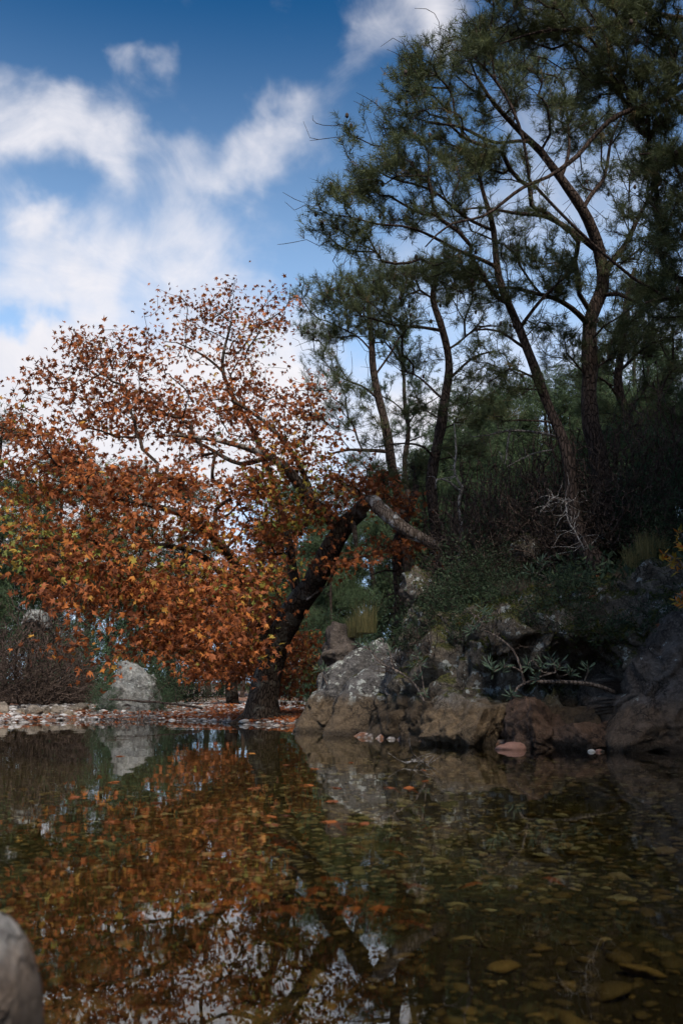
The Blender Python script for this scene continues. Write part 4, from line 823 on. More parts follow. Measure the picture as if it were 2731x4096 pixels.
def far_pine(px, top, Y, var, rot, label, group, at=None):
    if at: x, Y, H = at; z = tz(x, Y)
    else: x = pix(px, 2100, Y)[0]; z = tz(x, Y); H = pix(px, top, Y)[2]-z
    s = H/9.0
    root = empty('pine_tree', (x, Y, z-.1), label, 'tree', group); root.rotation_euler = (0, 0, rot); root.scale = (s*.5+.5*min(s, 1.2), s*.5+.5*min(s, 1.2), s)
    for nm, me in zip(('trunk', 'branches', 'needles'), FAR[var]):
        o = bpy.data.objects.new(nm, me); link(o, root)
        if nm != 'trunk': o['kind'] = 'stuff'
def far_label(kind, px, Y, v):
    form = 'low crowned young' if v >= 5 else ('open crowned', 'broad crowned', 'slender', 'leaning', 'bushy')[v]
    if kind == 'slope':
        where = 'beside the upright pine' if px < 1850 else 'left of the curved pine' if px < 2050 else 'behind the curved pine' if px < 2270 else 'behind the tallest pine' if px < 2450 else 'right of the tallest pine' if px < 2620 else 'at the right edge'
        deep = 'low on the wooded slope' if Y < 19 else 'midway up the wooded slope' if Y < 25 else 'high on the wooded slope'
        return f'{form} dark pine {deep} {where}'
    if kind == 'left':
        where = 'at the far left edge' if px < 120 else 'behind the bare brush' if px < 420 else 'above the pale boulders' if px < 680 else 'behind the orange crown centre' if px < 950 else 'behind the leaning trunk'
        return f'{form} green pine {"near" if Y < 34 else "far"} in the left valley {where}'
    where = 'behind the leaning trunk' if px < 1260 else 'beside the grass tufts' if px < 1420 else 'left of the dark pine trunk'
    return f'{form} distant pine {"near" if Y < 42 else "far"} in the valley gap {where}'
def build_far():
    r = np.random.default_rng(5)
    left = [(40, 1640, 30, 0), (-120, 1700, 33, 1), (230, 1800, 32, 2), (380, 1830, 30, 3), (560, 1840, 36, 4), (700, 1900, 34, 0), (-30, 2050, 27, 1), (150, 2180, 40, 2), (470, 2150, 42, 4), (850, 2150, 44, 3), (980, 2300, 38, 1), (620, 2300, 40, 0), (300, 2320, 34, 3), (60, 2280, 30, 4), (1120, 2250, 48, 2)]
    left += [(40, 2230, 31, 5), (190, 2280, 36, 6), (330, 2250, 40, 7), (480, 2330, 38, 5), (640, 2300, 45, 6), (780, 2350, 38, 7), (900, 2330, 46, 5), (1030, 2380, 40, 6), (-80, 2200, 36, 7), (560, 2420, 34, 6), (720, 2480, 32, 5), (250, 2400, 33, 7), (1130, 2420, 42, 7)]
    for i, (px, top, Y, v) in enumerate(left):
        far_pine(px, top, Y, v, r.random()*6.28, far_label('left', px, Y, v), 'pines behind the plane tree')
    mid = [(1220, 1930, 40, 0), (1150, 1960, 46, 1), (1310, 1900, 43, 3), (1080, 2080, 42, 5), (1270, 2080, 36, 6), (1230, 2260, 44, 5), (1330, 2230, 52, 6), (1430, 2240, 46, 7), (1530, 2230, 40, 5), (1180, 2350, 38, 6), (1290, 2370, 34, 7), (1290, 2050, 40, 0), (1400, 2000, 44, 1), (1500, 1950, 40, 2), (1230, 2160, 50, 3), (1560, 2080, 34, 4), (1350, 2220, 33, 0)]
    for px, top, Y, v in mid:
        far_pine(px, top, Y, v, r.random()*6.28, far_label('mid', px, Y, v), 'pines in the valley gap')
    slope = [(1780, 1690, 26, 5), (1900, 1600, 26, 6), (2000, 1530, 25, 7), (2130, 1600, 22, 5), (2260, 1480, 22, 6), (2380, 1560, 20, 7), (1700, 1800, 24, 6), (1850, 1830, 28, 5), (1950, 1860, 24, 6), (2060, 1830, 23, 7), (2180, 1860, 20, 5), (2300, 1800, 19, 6), (2460, 1850, 18, 7), (2580, 1800, 17, 5), (2700, 1750, 16, 6), (2320, 1650, 24, 7), (2560, 1560, 22, 5), (2700, 1480, 20, 7), (1830, 1640, 34, 1), (1930, 1560, 32, 2), (2030, 1620, 30, 3), (2120, 1480, 33, 4), (2230, 1560, 27, 0), (2330, 1380, 30, 1), (2440, 1450, 25, 2), (2560, 1250, 27, 3), (2680, 1350, 23, 4), (2780, 1150, 24, 0),
             (1880, 1800, 25, 2), (2000, 1760, 22, 4), (2130, 1800, 21, 1), (2250, 1800, 19.5, 3), (2480, 1700, 19, 0), (2650, 1650, 18, 2), (2740, 1500, 16, 1), (1820, 1930, 20, 0), (1960, 1950, 18.5, 3), (2160, 1980, 17.2, 2), (2500, 1950, 16.2, 4), (2690, 1880, 15, 3), (1760, 1780, 38, 4), (1690, 1850, 42, 3), (1640, 1920, 36, 1)]
    for i, (x, y, H, v) in enumerate([(7.2, 8.8, 13, 0), (7.6, 6.2, 14, 1), (9.2, 8.0, 14, 2), (6.4, 4.4, 12, 3), (6.9, 2.2, 14, 4), (6.1, .4, 13, 0), (8.8, 4.6, 15, 1), (9.2, 11.5, 14, 3), (6.4, 11.0, 8, 6), (6.0, 6.4, 7, 7), (7.0, -1.5, 15, 2), (5.2, 2.6, 13, 1), (5.6, 4.6, 11, 3), (3.0, -3.4, 12, 0)]):  # unseen pines added beside and behind the camera to shade bank and pond
        o = far_pine(0, 0, 0, v, r.random()*6.28, 'unseen pine added beyond the picture edge to shade bank and pond', 'unseen pines added for shade along the near bank', (x, y, H))
    for px, top, Y, v in slope:
        far_pine(px, top, Y, v, r.random()*6.28, far_label('slope', px, Y, v), 'pines on the wooded slope')
build_far()

# ------------------------------------------------------------------ bushes, brush, grass, oleanders
def small_leaf(lw=.5):
    V = np.array([(0, 0, 0), (lw*.5, .5, -.06), (0, 1, 0), (-lw*.5, .5, -.06), (0, .5, .05)]); Fc = np.array([[0, 1, 4], [1, 2, 4], [2, 3, 4], [3, 0, 4]]); return V, Fc
def bush_proto(seed, size, n, leaf, mat, per=6, stems=5, lw=.5, bare=False, upright=.0, r0=.0035):
    t = Tree(seed); r = t.rng; w_, d_, h_ = size
    t.add_path(smooth_path([(0, 0, -.1, .02), (.01, 0, .0, .02), (.02, .01, .08*h_, .015)], .05))
    for i in range(stems):
        a = r.random()*6.28; q = r.uniform(.25, .6)
        t.add_path(smooth_path([(.02, .01, .06*h_, .014), (q*.5*w_*math.cos(a)*.5, q*.5*d_*math.sin(a)*.5, .3*h_, .012), (q*w_*.6*math.cos(a), q*d_*.6*math.sin(a), .65*h_, .007)], .12))
    q = unit(r.normal(size=(n, 3)))*(r.random((n, 1))**.38); q[:, 2] = np.abs(q[:, 2])
    lump = 1+.30*np.sin(q[:, 0]*4+seed)*np.sin(q[:, 1]*4+seed*2)
    T = q*np.array([w_/2, d_/2, h_])*lump[:, None]; T[:, 2] += .05*h_
    t.grow(T, .35, .18, -.03, 0, .14)
    st = tubes_mesh('stems', t.chains(r0, .42, .03)+[(np.array(t.P)[:3], np.array([.02, .02, .018]))], MAT['brush' if bare else 'twig'], 3); res = [('stems', st)]
    if not bare:
        tp_, td, pp = t.tip_dirs(); k = np.repeat(np.arange(len(tp_)), per); m = len(k)
        P = pp[k]+(tp_[k]-pp[k])*r.random((m, 1))+r.normal(size=(m, 3))*leaf*.9; V0, F0 = small_leaf(lw)
        nz = unit(r.normal(size=(m, 3))+np.array([0, 0, .8])); y = unit(td[k]*.8+r.normal(size=(m, 3))); y = unit(y-nz*(y*nz).sum(1, keepdims=True)); x = np.cross(y, nz)
        V, Fc = place(V0, F0, np.stack([x, y, nz], 2), P, leaf*r.uniform(.6, 1.2, m))
        res.append(('foliage', mesh_np('foliage', V, Fc, MAT[mat], True, {'hue': np.repeat(np.clip(r.normal(.5, .22, m), 0, 1), len(V0))})))
    return res
def put(proto, name, loc, label, cat, rot=0, s=1.0, group=None):
    root = empty(name, loc, label, cat, group); root.rotation_euler = (0, 0, rot); root.scale = (s, s, s) if isinstance(s, (int, float)) else s
    for nm, me in proto:
        o = bpy.data.objects.new(nm, me); link(o, root); o['kind'] = 'stuff'
    return root
def at_ground(px, Y, dz=-.03):
    x = pix(px, 2500, Y)[0]; return (x, Y, tz(x, Y)+dz)
def build_bushes():
    r = np.random.default_rng(77)
    dark = [bush_proto(400+i, (1.6, 1.6, 1.25), 420, .05, 'bush_leaf', 9) for i in range(3)]
    green = [bush_proto(420+i, (2.0, 2.0, 1.5), 420, .07, 'green_bush_leaf', 9, lw=.22) for i in range(2)]
    bare = [bush_proto(440+i, (2.5, 2.0, 1.75), 2200, .05, None, bare=True, stems=12, r0=.0062) for i in range(2)]
    # left shore, bare brush
    for i, (px, Y, s, lab) in enumerate([(40, 22.6, 1.0, 'tall bare brown brush at the left edge of the far shore'), (190, 23.2, 1.05, 'bare brown brush behind the row of tan shore stones'), (310, 24.5, .75, 'low bare brown brush beside the white boulder'), (-120, 21.5, 1.0, 'bare brown brush mostly cut off by the left edge'), (110, 24.4, 1.35, 'taller bare brown brush behind the front brush at left'), (250, 25.6, 1.2, 'bare brown brush at the back near the green bushes')]):
        put(bare[i % 2], 'bare_brush', at_ground(px, Y), lab, 'brush', r.random()*6, s, 'bare brush on the left shore')
    for i, (px, Y, s, lab) in enumerate([(1900, 14.6, .8, 'grey tangle of bare twigs behind the mossy outcrop'), (2060, 15.2, .95, 'bare twig thicket left of the curved pine'), (2190, 14.4, .8, 'bare twig thicket at the curved pine trunk'), (2320, 14.0, .75, 'bare twig thicket between the two big pine feet'), (2500, 13.6, .9, 'bare twig thicket right of the tallest pine foot'), (1990, 17.5, 1.2, 'tall bare twig thicket deep on the slope'), (2240, 17.0, 1.25, 'tall bare twig thicket behind the big pines'), (2640, 14.6, 1.1, 'bare twig thicket near the right edge of the slope'), (1800, 16.6, 1.0, 'bare twig thicket beside the bleached sapling')]):
        put(bare[i % 2], 'twig_thicket', at_ground(px, Y), lab, 'brush', r.random()*6, (s, s, s*1.25), 'bare thickets on the slope')
    for i, (px, Y, s, lab) in enumerate([(400, 26.5, (1.3, 1.3, 1.6), 'feathery green bush above the pale pointed boulder'), (432, 22.0, (.42, .42, .62), 'green bush covering the left side of the pale slab'), (655, 22.6, (.45, .45, .6), 'green bush at the right foot of the pale boulders'), (330, 29, (1.4, 1.4, 2.0), 'tall green bush behind the bare brush'), (120, 28, (1.6, 1.6, 2.0), 'green bush around the small pale rock at far left'), (-60, 27, (1.5, 1.5, 2.2), 'green bush at the far left edge behind the brush'), (560, 30, (1.6, 1.6, 2.0), 'green bush behind the pale boulders under the orange leaves'), (220, 31, (1.6, 1.6, 2.2), 'green bush between the brush and the pines at left'),
                                         (1330, 22, (1.0, 1.0, 1.25), 'soft green bush right of the leaning plane trunk'), (1440, 23, (1.0, 1.0, 1.2), 'soft green bush behind the grass tuft above the bank'), (1950, 15.6, (.8, .8, 1.3), 'upright green bush on the slope left of the pale topped rock'), (2090, 16.6, (.9, .9, 1.5), 'upright green bush on the slope left of the curved pine'), (2230, 17.6, (1, 1, 1.5), 'upright green bush behind the curved pine trunk'), (2350, 16.2, (.9, .9, 1.4), 'upright green bush between the two big pine trunks'), (2500, 15.4, (.9, .9, 1.4), 'upright green bush right of the tallest pine'), (2630, 14.2, (.9, .9, 1.3), 'upright green bush near the right edge of the slope'), (1830, 17.4, (.9, .9, 1.4), 'upright green bush behind the bleached sapling'), (1260, 30, (1.5, 1.5, 1.6), 'hazy green bush seen past the leaning plane trunk'), (1520, 30, (1.5, 1.5, 1.8), 'hazy green bush left of the dark pine trunk on the rocks')]):
        put(green[i % 2], 'green_bush', at_ground(px, Y), lab, 'bush', r.random()*6, s, 'green bushes')
    for i, (px, Y, s, lab) in enumerate([(690, 25.5, 1.1, 'dark green bush right of the pale boulders'), (620, 27.5, 1.3, 'dark green bush behind the pale boulders'), (790, 29, 1.5, 'dark bush in shade under the orange leaves'), (480, 29, 1.4, 'dark bush filling the shade behind the left shore'),
                                         (1820, 13.4, .75, 'dark round bush above the mossy outcrop'), (1920, 14.2, .85, 'dark bush left of the pale topped rock'), (2000, 13.4, .6, 'small dark bush below the pale topped rock'), (2180, 15.2, .8, 'dark bush behind the leaning foot of the curved pine'), (2280, 16, .9, 'dark bush between the two big pine trunks'), (2480, 14.6, .8, 'dark bush right of the tallest pine trunk'), (2600, 13.6, .8, 'dark bush above the stacked rock at right'), (2720, 12.8, .8, 'dark bush cut by the right edge'), (1700, 15.8, .7, 'dark bush at the foot of the upright pine'), (2080, 16.4, 1.1, 'tall dark bush in the slope thicket centre'), (1880, 17.5, 1.1, 'tall dark bush in the slope thicket left'), (2380, 18.5, 1.2, 'tall dark bush in the slope thicket behind the pines'), (2560, 17.5, 1.2, 'tall dark bush in the slope thicket at right')]):
        put(dark[i % 3], 'dark_bush', at_ground(px, Y), lab, 'bush', r.random()*6, s, 'dark bushes')
def build_overgrowth():
    r = np.random.default_rng(88); tiny = [bush_proto(470+i, (1.0, .8, .55), 150, .05, 'bush_leaf', 8, lw=.3) for i in range(3)]; tw = bush_proto(480, (1.1, .9, .6), 420, .05, None, bare=True, stems=8, r0=.004)
    B = bank_pts[0]
    for i, (px, py, s, lab) in enumerate([(1640, 2500, .8, 'low scrub on the outcrop above the pale bare stem'), (1760, 2440, .9, 'low scrub on the mossy crest left of the oleander whorls'), (1860, 2560, .7, 'scrub hanging from the outcrop face under the whorls'), (2010, 2440, .9, 'low scrub on the mossy ledge beside the cushion plant'), (2170, 2500, .8, 'scrub hanging over the left rim of the dark hollow'), (2290, 2520, .9, 'scrub hanging over the middle of the dark hollow'), (2400, 2560, .8, 'scrub hanging over the right rim of the dark hollow'), (2260, 2380, .9, 'low scrub on the ledge under the leaning oleander'), (1560, 2560, .6, 'small scrub on top of the lichen speckled rock'), (2560, 2420, .9, 'scrub on the stacked rock above the dark slab'), (2680, 2520, .8, 'scrub behind the dark slab at the right edge')]):
        qx, qy, d = project(B); k = np.argmin(np.hypot(qx-px, qy-py)+d*4); put(tiny[i % 3], 'scrub', tuple(B[k]+np.array([0, .05, -.05])), lab, 'scrub', r.random()*6, s, 'scrub on the outcrop')
    for i, (px, py, s, lab) in enumerate([(1720, 2620, .7, 'bare twigs hanging on the outcrop face left of the whorls'), (2120, 2600, .8, 'bare twigs above the arching oleander branch'), (2350, 2480, .9, 'bare twigs on the rim right of the leaning oleander'), (1590, 2680, .6, 'bare twigs on the lichen speckled rock')]):
        qx, qy, d = project(B); k = np.argmin(np.hypot(qx-px, qy-py)+d*4); put(tw, 'bare_scrub', tuple(B[k]+np.array([0, .05, -.05])), lab, 'scrub', r.random()*6, s, 'bare scrub on the outcrop')
def blades(n, h, spread, seed, mat, w_=.006, lean=.5):
    r = np.random.default_rng(seed); a = r.random(n)*6.28; b = np.stack([np.cos(a), np.sin(a), 0*a], 1)*spread*(r.random((n, 1))**.5)
    a2 = a+r.normal(0, .8, n); out = np.stack([np.cos(a2), np.sin(a2), 0*a], 1); H = h*r.uniform(.5, 1.1, n); l = lean*r.random(n)
    m = b+out*(H*l*.3)[:, None]+np.array([0, 0, 1.])*(H*.6)[:, None]; t = b+out*(H*l)[:, None]+np.array([0, 0, 1.])*(H*(1-.35*l))[:, None]
    sd = unit(np.cross(out, np.array([0, 0, 1.]))+r.normal(size=(n, 3))*.3)*w_*.5
    V = np.stack([b-sd, b+sd, m-sd*.8, m+sd*.8, t], 1).reshape(-1, 3); k = np.arange(n)[:, None]*5
    Fc = np.concatenate([k+np.array([[0, 1, 3]]), k+np.array([[0, 3, 2]]), k+np.array([[2, 3, 4]])])
    return mesh_np('blades', V, Fc, MAT[mat], False, {'hue': np.repeat(r.random(n), 5)})
def build_tufts():
    g = blades(260, .55, .16, 1, 'grass'); d = blades(700, .30, .26, 2, 'dry_tuft', .004, .9)
    for px, py, Y, s, lab in [(1465, 2500, 15.5, 1.0, 'pale dry grass tuft on the bank above the lichen boulder'), (1420, 2520, 15.9, .8, 'shorter dry grass tuft left of the pale tuft'), (2580, 2200, 12.2, .75, 'dry grass tuft on the rocks near the right edge'), (2520, 2240, 12.0, .6, 'low grass tuft right of the curved pine foot'), (2650, 2190, 12.6, .6, 'thin grass tuft by the yellow shrub')]:
        o = bpy.data.objects.new('grass_tuft', g); p = pix(px, py, Y); link(o, None, (p[0], Y, p[2]-.12)); o.scale = (s,)*3; tag(o, lab, 'grass', 'grass tufts')
    for px, py, Y, s, lab in [(2080, 2395, 12.0, 1.1, 'grey brown twiggy cushion plant on the mossy ledge'), (2130, 2530, 11.3, .8, 'small brown twiggy cushion below the mossy ledge'), (1985, 2560, 11.4, .7, 'small brown twiggy cushion left on the mossy outcrop')]:
        o = bpy.data.objects.new('cushion_plant', d); p = pix(px, py, Y); link(o, None, (p[0], Y-.35, p[2]-.08)); o.scale = (s,)*3; tag(o, lab, 'plant', 'twiggy cushion plants')
def oleander(label, paths, tips, seed, n=9, L=.12, group='oleanders on the bank', mat='oleander_leaf', name='oleander', cat='shrub', lw=.16):
    """paths: stems as (px,py,Y,r); tips: (px,py,Y) ends that carry a whorl"""
    r = np.random.default_rng(seed); st = [px_path(p, .06) for p in paths]
    root = empty(name, st[0][0, :3], label, cat, group); base = np.array(root.location)
    allp = np.concatenate([s[:, :3] for s in st]); ch = []
    for s in st:
        o = bpy.data.objects.new('stem', tubes_mesh('stem', [(s[:, :3]-base, s[:, 3])], MAT['oleander_stem'], 6)); link(o, root)
    V0, F0 = small_leaf(lw if lw > .2 else .13); me = mesh_np('leaf', V0, F0, MAT[mat]); L *= 1.0 if lw > .2 else .8; n += 0 if lw > .2 else 2
    tw = []
    for (px, py, Y) in tips:
        T = pix(px, py, Y); j = int(np.linalg.norm(allp-T, axis=1).argmin()); A = allp[j]; d = np.linalg.norm(T-A)
        if d > .04:
            m = (A+T)/2+r.normal(size=3)*d*.1; tw.append((np.array([A, m, T])-base, np.array([.006, .005, .004])))
        ax = unit((T-A)[None])[0]*.5+np.array([0, -.1, .6]); ax = ax/np.linalg.norm(ax)
        U, W = frames(ax[None]); U, W = U[0], W[0]
        for i in range(n):
            ph = i*2.4+r.normal(0, .2); th = R(r.uniform(25, 85)); y = np.cos(th)*ax+np.sin(th)*(math.cos(ph)*U+math.sin(ph)*W); y = unit((y+r.normal(size=3)*.1)[None])[0]
            nz = ax-y*(ax@y); nz = unit((nz+r.normal(size=3)*.15)[None])[0]; nz = unit((nz-y*(nz@y))[None])[0]; x = np.cross(y, nz)
            s = L*r.uniform(.7, 1.15); m = np.eye(4); m[:3, :3] = np.stack([x, y, nz], 1)*s; m[:3, 3] = T-base-ax*r.uniform(0, .08)
            o = bpy.data.objects.new('leaf', me); COL.objects.link(o); o.parent = root; o.matrix_local = Matrix(m.tolist()); o['hue'] = float(np.clip(r.normal(.5, .25), 0, 1))
    for q in tw:
        o = bpy.data.objects.new('twig', tubes_mesh('twig', [q], MAT['oleander_stem'], 5)); link(o, root)
    return root
def build_oleanders():
    Y = 9.6
    oleander('oleander with a long bare arching branch over the dark hollow', [[(2470, 2775, 9.9, .022), (2380, 2742, 9.7, .022), (2250, 2728, Y, .02), (2100, 2732, 9.5, .016), (2060, 2765, 9.4, .011), (2042, 2800, 9.4, .007)],
             [(2100, 2732, 9.5, .012), (2180, 2700, 9.4, .01), (2220, 2690, 9.4, .008)], [(2095, 2730, 9.5, .013), (2080, 2670, 9.5, .012), (2050, 2600, 9.5, .011), (1985, 2545, 9.5, .009), (1930, 2520, 9.5, .007)], [(2085, 2690, 9.5, .011), (2040, 2665, 9.4, .009), (1975, 2685, 9.3, .007)], [(2240, 2726, Y, .009), (2220, 2690, 9.5, .008), (2170, 2690, 9.4, .007), (2130, 2640, 9.4, .006)]],
             [(1950, 2640, 9.3), (2020, 2660, 9.3), (2110, 2660, 9.3), (2170, 2650, 9.3), (2200, 2630, 9.4), (2240, 2650, 9.4), (2290, 2680, 9.5), (2350, 2660, 9.6), (2040, 2770, 9.3), (1970, 2670, 9.2), (2140, 2700, 9.4)], 1, 10, .13)
    oleander('oleander sprouting grey green whorls at the top of the mossy outcrop', [[(2090, 2640, 10.6, .012), (2010, 2540, 10.6, .012), (1940, 2490, 10.6, .01), (1880, 2450, 10.6, .008)]],
             [(1950, 2450, 10.5), (1900, 2500, 10.5), (1970, 2480, 10.5), (1930, 2430, 10.6), (1880, 2520, 10.5), (2060, 2530, 10.5), (2090, 2560, 10.5)], 2, 11, .14)
    oleander('oleander leaning left with two rosettes below the curved pine', [[(2440, 2620, 10.6, .014), (2380, 2530, 10.7, .014), (2320, 2450, 10.8, .013), (2250, 2370, 10.9, .011), (2180, 2310, 11, .009), (2120, 2285, 11, .007)]],
             [(2115, 2280, 11), (2165, 2240, 11), (2200, 2300, 11), (2350, 2360, 10.9), (2330, 2390, 10.9), (2290, 2400, 10.9), (2350, 2330, 10.9), (2360, 2440, 10.8), (2280, 2450, 10.8), (2220, 2450, 10.8)], 3, 11, .15)
    oleander('oleander with upright sparse leaves left of the dark slab', [[(2500, 2780, 10.2, .012), (2490, 2640, 10.2, .01), (2480, 2540, 10.2, .008), (2470, 2480, 10.2, .006)]],
             [(2480, 2480, 10.2), (2500, 2470, 10.2), (2420, 2520, 10.3), (2490, 2560, 10.2), (2480, 2640, 10.2), (2430, 2500, 10.3)], 4, 9, .14)
    oleander('oleander with a pale bare stem crossing the lichen rocks', [[(1700, 2815, 11.2, .013), (1660, 2740, 11.3, .013), (1600, 2690, 11.4, .012), (1520, 2650, 11.6, .010), (1480, 2600, 11.8, .007)], [(1590, 2690, 11.4, .008), (1570, 2670, 11.4, .007), (1560, 2610, 11.5, .005)]],
             [(1470, 2575, 11.7), (1430, 2570, 11.8), (1500, 2590, 11.7), (1560, 2600, 11.5), (1530, 2560, 11.6)], 5, 9, .13)
    oleander('small upright oleander sprout right of the pale bare stem', [[(1700, 2790, 11.1, .008), (1685, 2700, 11.1, .007), (1670, 2630, 11.1, .005)]], [(1665, 2600, 11.1), (1640, 2640, 11.1), (1690, 2640, 11.1), (1700, 2770, 11), (1660, 2700, 11.1)], 6, 8, .12)
    oleander('small oleander on the dark crag beside the orange leaves', [[(1310, 2740, 14.2, .009), (1290, 2700, 14.2, .008), (1275, 2670, 14.2, .005)]], [(1270, 2665, 14.2), (1300, 2670, 14.2)], 7, 10, .16)
    oleander('yellow and orange leaved shrub hanging in at the right edge', [[(2790, 2460, 8.6, .014), (2760, 2330, 8.6, .012), (2720, 2250, 8.6, .01), (2650, 2210, 8.6, .006)], [(2760, 2330, 8.6, .009), (2740, 2180, 8.6, .007), (2715, 2120, 8.6, .005)], [(2790, 2440, 8.6, .009), (2750, 2400, 8.6, .007), (2710, 2380, 8.6, .005)]],
             [(2650, 2210, 8.6), (2670, 2230, 8.6), (2700, 2220, 8.6), (2720, 2250, 8.6), (2715, 2120, 8.6), (2700, 2160, 8.6), (2730, 2190, 8.6), (2720, 2410, 8.6), (2700, 2400, 8.6), (2730, 2360, 8.6), (2690, 2270, 8.6)], 8, 7, .075, None, 'yellow_leaf', 'yellow_shrub', 'shrub', .42)
build_bushes(); build_overgrowth(); build_tufts(); build_oleanders()

# ------------------------------------------------------------------ dead wood
def dead(name, label, cat, paths, twigs=0, seed=0, mat='dead', spread=.25, group=None):
    r = np.random.default_rng(seed); st = [px_path(p, .08) for p in paths]; root = empty(name, st[0][0, :3], label, cat, group); base = np.array(root.location)
    for i, s in enumerate(st):
        s[:, :3] += np.cumsum(r.normal(size=(len(s), 3))*.006, 0)*(1 if i == 0 else .6)
        me = bark_tube('stem' if i == 0 else 'branch', s, MAT[mat], 7, .12, seed+i); o = bpy.data.objects.new('stem' if i == 0 else 'branch', me); link(o, root, -base)
    if twigs:
        allp = np.concatenate([s[:, :3] for s in st]); ch = []
        for _ in range(twigs):
            a = allp[r.integers(len(allp))]; d = unit(r.normal(size=3)+np.array([0, -.2, .3])); L = spread*r.uniform(.4, 1.3); q = [a-base]
            for k in range(4): d = unit(d+r.normal(size=3)*.35); q.append(q[-1]+d*L/4)
            ch.append((np.array(q), np.array([.006, .0055, .0045, .0035, .002])))
        o = bpy.data.objects.new('twigs', tubes_mesh('twigs', ch, MAT[mat], 4)); link(o, root); o['kind'] = 'stuff'
    return root
def build_deadwood():
    dead('dead_sapling', 'bleached crooked dead sapling right of the upright pine', 'dead tree', [[(1838, 2260, 15.4, .035), (1842, 2170, 15.4, .03), (1848, 2090, 15.4, .028), (1838, 2000, 15.4, .025), (1850, 1950, 15.4, .022), (1820, 1900, 15.4, .018), (1825, 1800, 15.4, .015), (1818, 1690, 15.4, .010)], [(1835, 1960, 15.4, .016), (1790, 1925, 15.3, .015), (1745, 1915, 15.2, .014), (1740, 1950, 15.2, .008)], [(1830, 1905, 15.4, .01), (1790, 1910, 15.3, .01), (1740, 1920, 15.2, .007)]], 14, 1)
    dead('dead_branch', 'bleached bent dead branch hanging in the slope thicket', 'branch', [[(2220, 1745, 14.2, .022), (2150, 1730, 14.1, .02), (2060, 1725, 14, .016), (1960, 1745, 13.9, .010), (1890, 1755, 13.9, .006)], [(2040, 1726, 14, .014), (2030, 1800, 14, .012), (2020, 1860, 14, .01), (2000, 1810, 14, .007)], [(2210, 1800, 14.2, .012), (2120, 1820, 14.1, .01), (2030, 1865, 14, .007)]], 16, 2)
    dead('dead_branch', 'white broken stub branches beside the tallest pine trunk', 'branch', [[(2400, 1995, 14.2, .02), (2350, 2000, 14, .017), (2295, 2010, 13.8, .012)], [(2390, 1975, 14.2, .012), (2340, 1968, 14, .009), (2300, 1980, 13.8, .006)], [(2430, 1935, 14.2, .014), (2460, 1915, 14, .01), (2520, 1925, 13.9, .006)]], 10, 3)
    dead('dead_branch', 'tangle of pale dead twigs around the foot of the curved pine', 'branch', [[(2260, 2000, 13, .014), (2270, 2080, 12.9, .012), (2300, 2140, 12.8, .009), (2330, 2200, 12.7, .006)], [(2260, 2010, 13, .01), (2210, 1990, 12.9, .008), (2180, 2020, 12.8, .005)]], 40, 4, spread=.4)
    dead('fallen_branch', 'thin dark fallen branch lying across the shore by the white boulder', 'branch', [[(440, 2798, 21.6, .02), (560, 2800, 21.4, .022), (680, 2806, 21.2, .024), (820, 2826, 20.9, .026)], [(600, 2802, 21.4, .01), (640, 2760, 21.4, .008), (690, 2720, 21.4, .004)]], 26, 5, 'brush', .35)
    dead('driftwood', 'tangle of bare driftwood twigs in the shallow water at left', 'driftwood', [[(560, 2905, 19.2, .018), (500, 2880, 19.1, .015), (430, 2872, 19, .011), (365, 2905, 18.8, .006)], [(545, 2900, 19.2, .014), (560, 2850, 19.2, .012), (540, 2830, 19.2, .008)], [(550, 2900, 19.2, .012), (600, 2872, 19.3, .009), (635, 2885, 19.3, .005)]], 60, 6, 'dead', .42)
    # sticks in the pond
    def stick(label, pts, zs, rad, seed, tw=0):
        r = np.random.default_rng(seed); P = []
        for (px, py), z in zip(pts, zs):
            d = pix(px, py, 1.0)-np.array([0, 0, CAMH]); t = (z-CAMH)/d[2]; P.append(tuple(d*t+np.array([0, 0, CAMH])))
        path = smooth_path([p+(rr,) for p, rr in zip(P, np.linspace(rad, rad*.4, len(P)))], .05); root = empty('stick', path[0, :3], label, 'stick', 'sticks in the pond'); base = np.array(root.location)
        o = bpy.data.objects.new('stem', bark_tube('stem', path, MAT['dead'], 6, .1, seed)); link(o, root, -base)
        ch = []
        for _ in range(tw):
            a = path[r.integers(len(path)), :3]-base; d = unit(r.normal(size=3)*np.array([1, 1, .5])+np.array([0, 0, .3])); ch.append((np.array([a, a+d*.06, a+d*.13+r.normal(size=3)*.02]), np.array([.003, .0025, .0015])))
        if ch:
            q = bpy.data.objects.new('twigs', tubes_mesh('twigs', ch, MAT['dead'], 4)); link(q, root); q['kind'] = 'stuff'
    stick('pale curved stick lying under water near the pond centre', [(1172, 3352), (1210, 3400), (1270, 3440), (1335, 3467)], [-.1, -.12, -.14, -.16], .010, 1)
    stick('small tangle of dead twigs poking from the water before the bank', [(1620, 3050), (1680, 3045), (1720, 3068)], [.02, .03, -.02], .008, 2, 14)
    stick('thin curved twig standing from the water left of the red stone', [(1640, 2990), (1655, 3020), (1700, 3050)], [.12, .05, -.02], .006, 3, 2)
    stick('pale bent stick under water in front of the red stone', [(2065, 3128), (2090, 3165), (2150, 3195), (2230, 3205)], [-.04, -.06, -.09, -.12], .007, 4)
    stick('short dark stick standing on the pond bed in mid foreground', [(1465, 3630), (1462, 3700), (1460, 3780)], [-.1, -.15, -.25], .010, 5)
    stick('small forked stick on the pond bed right of the upright one', [(1905, 3730), (1925, 3770), (1930, 3790)], [-.22, -.22, -.25], .006, 6)
build_deadwood()

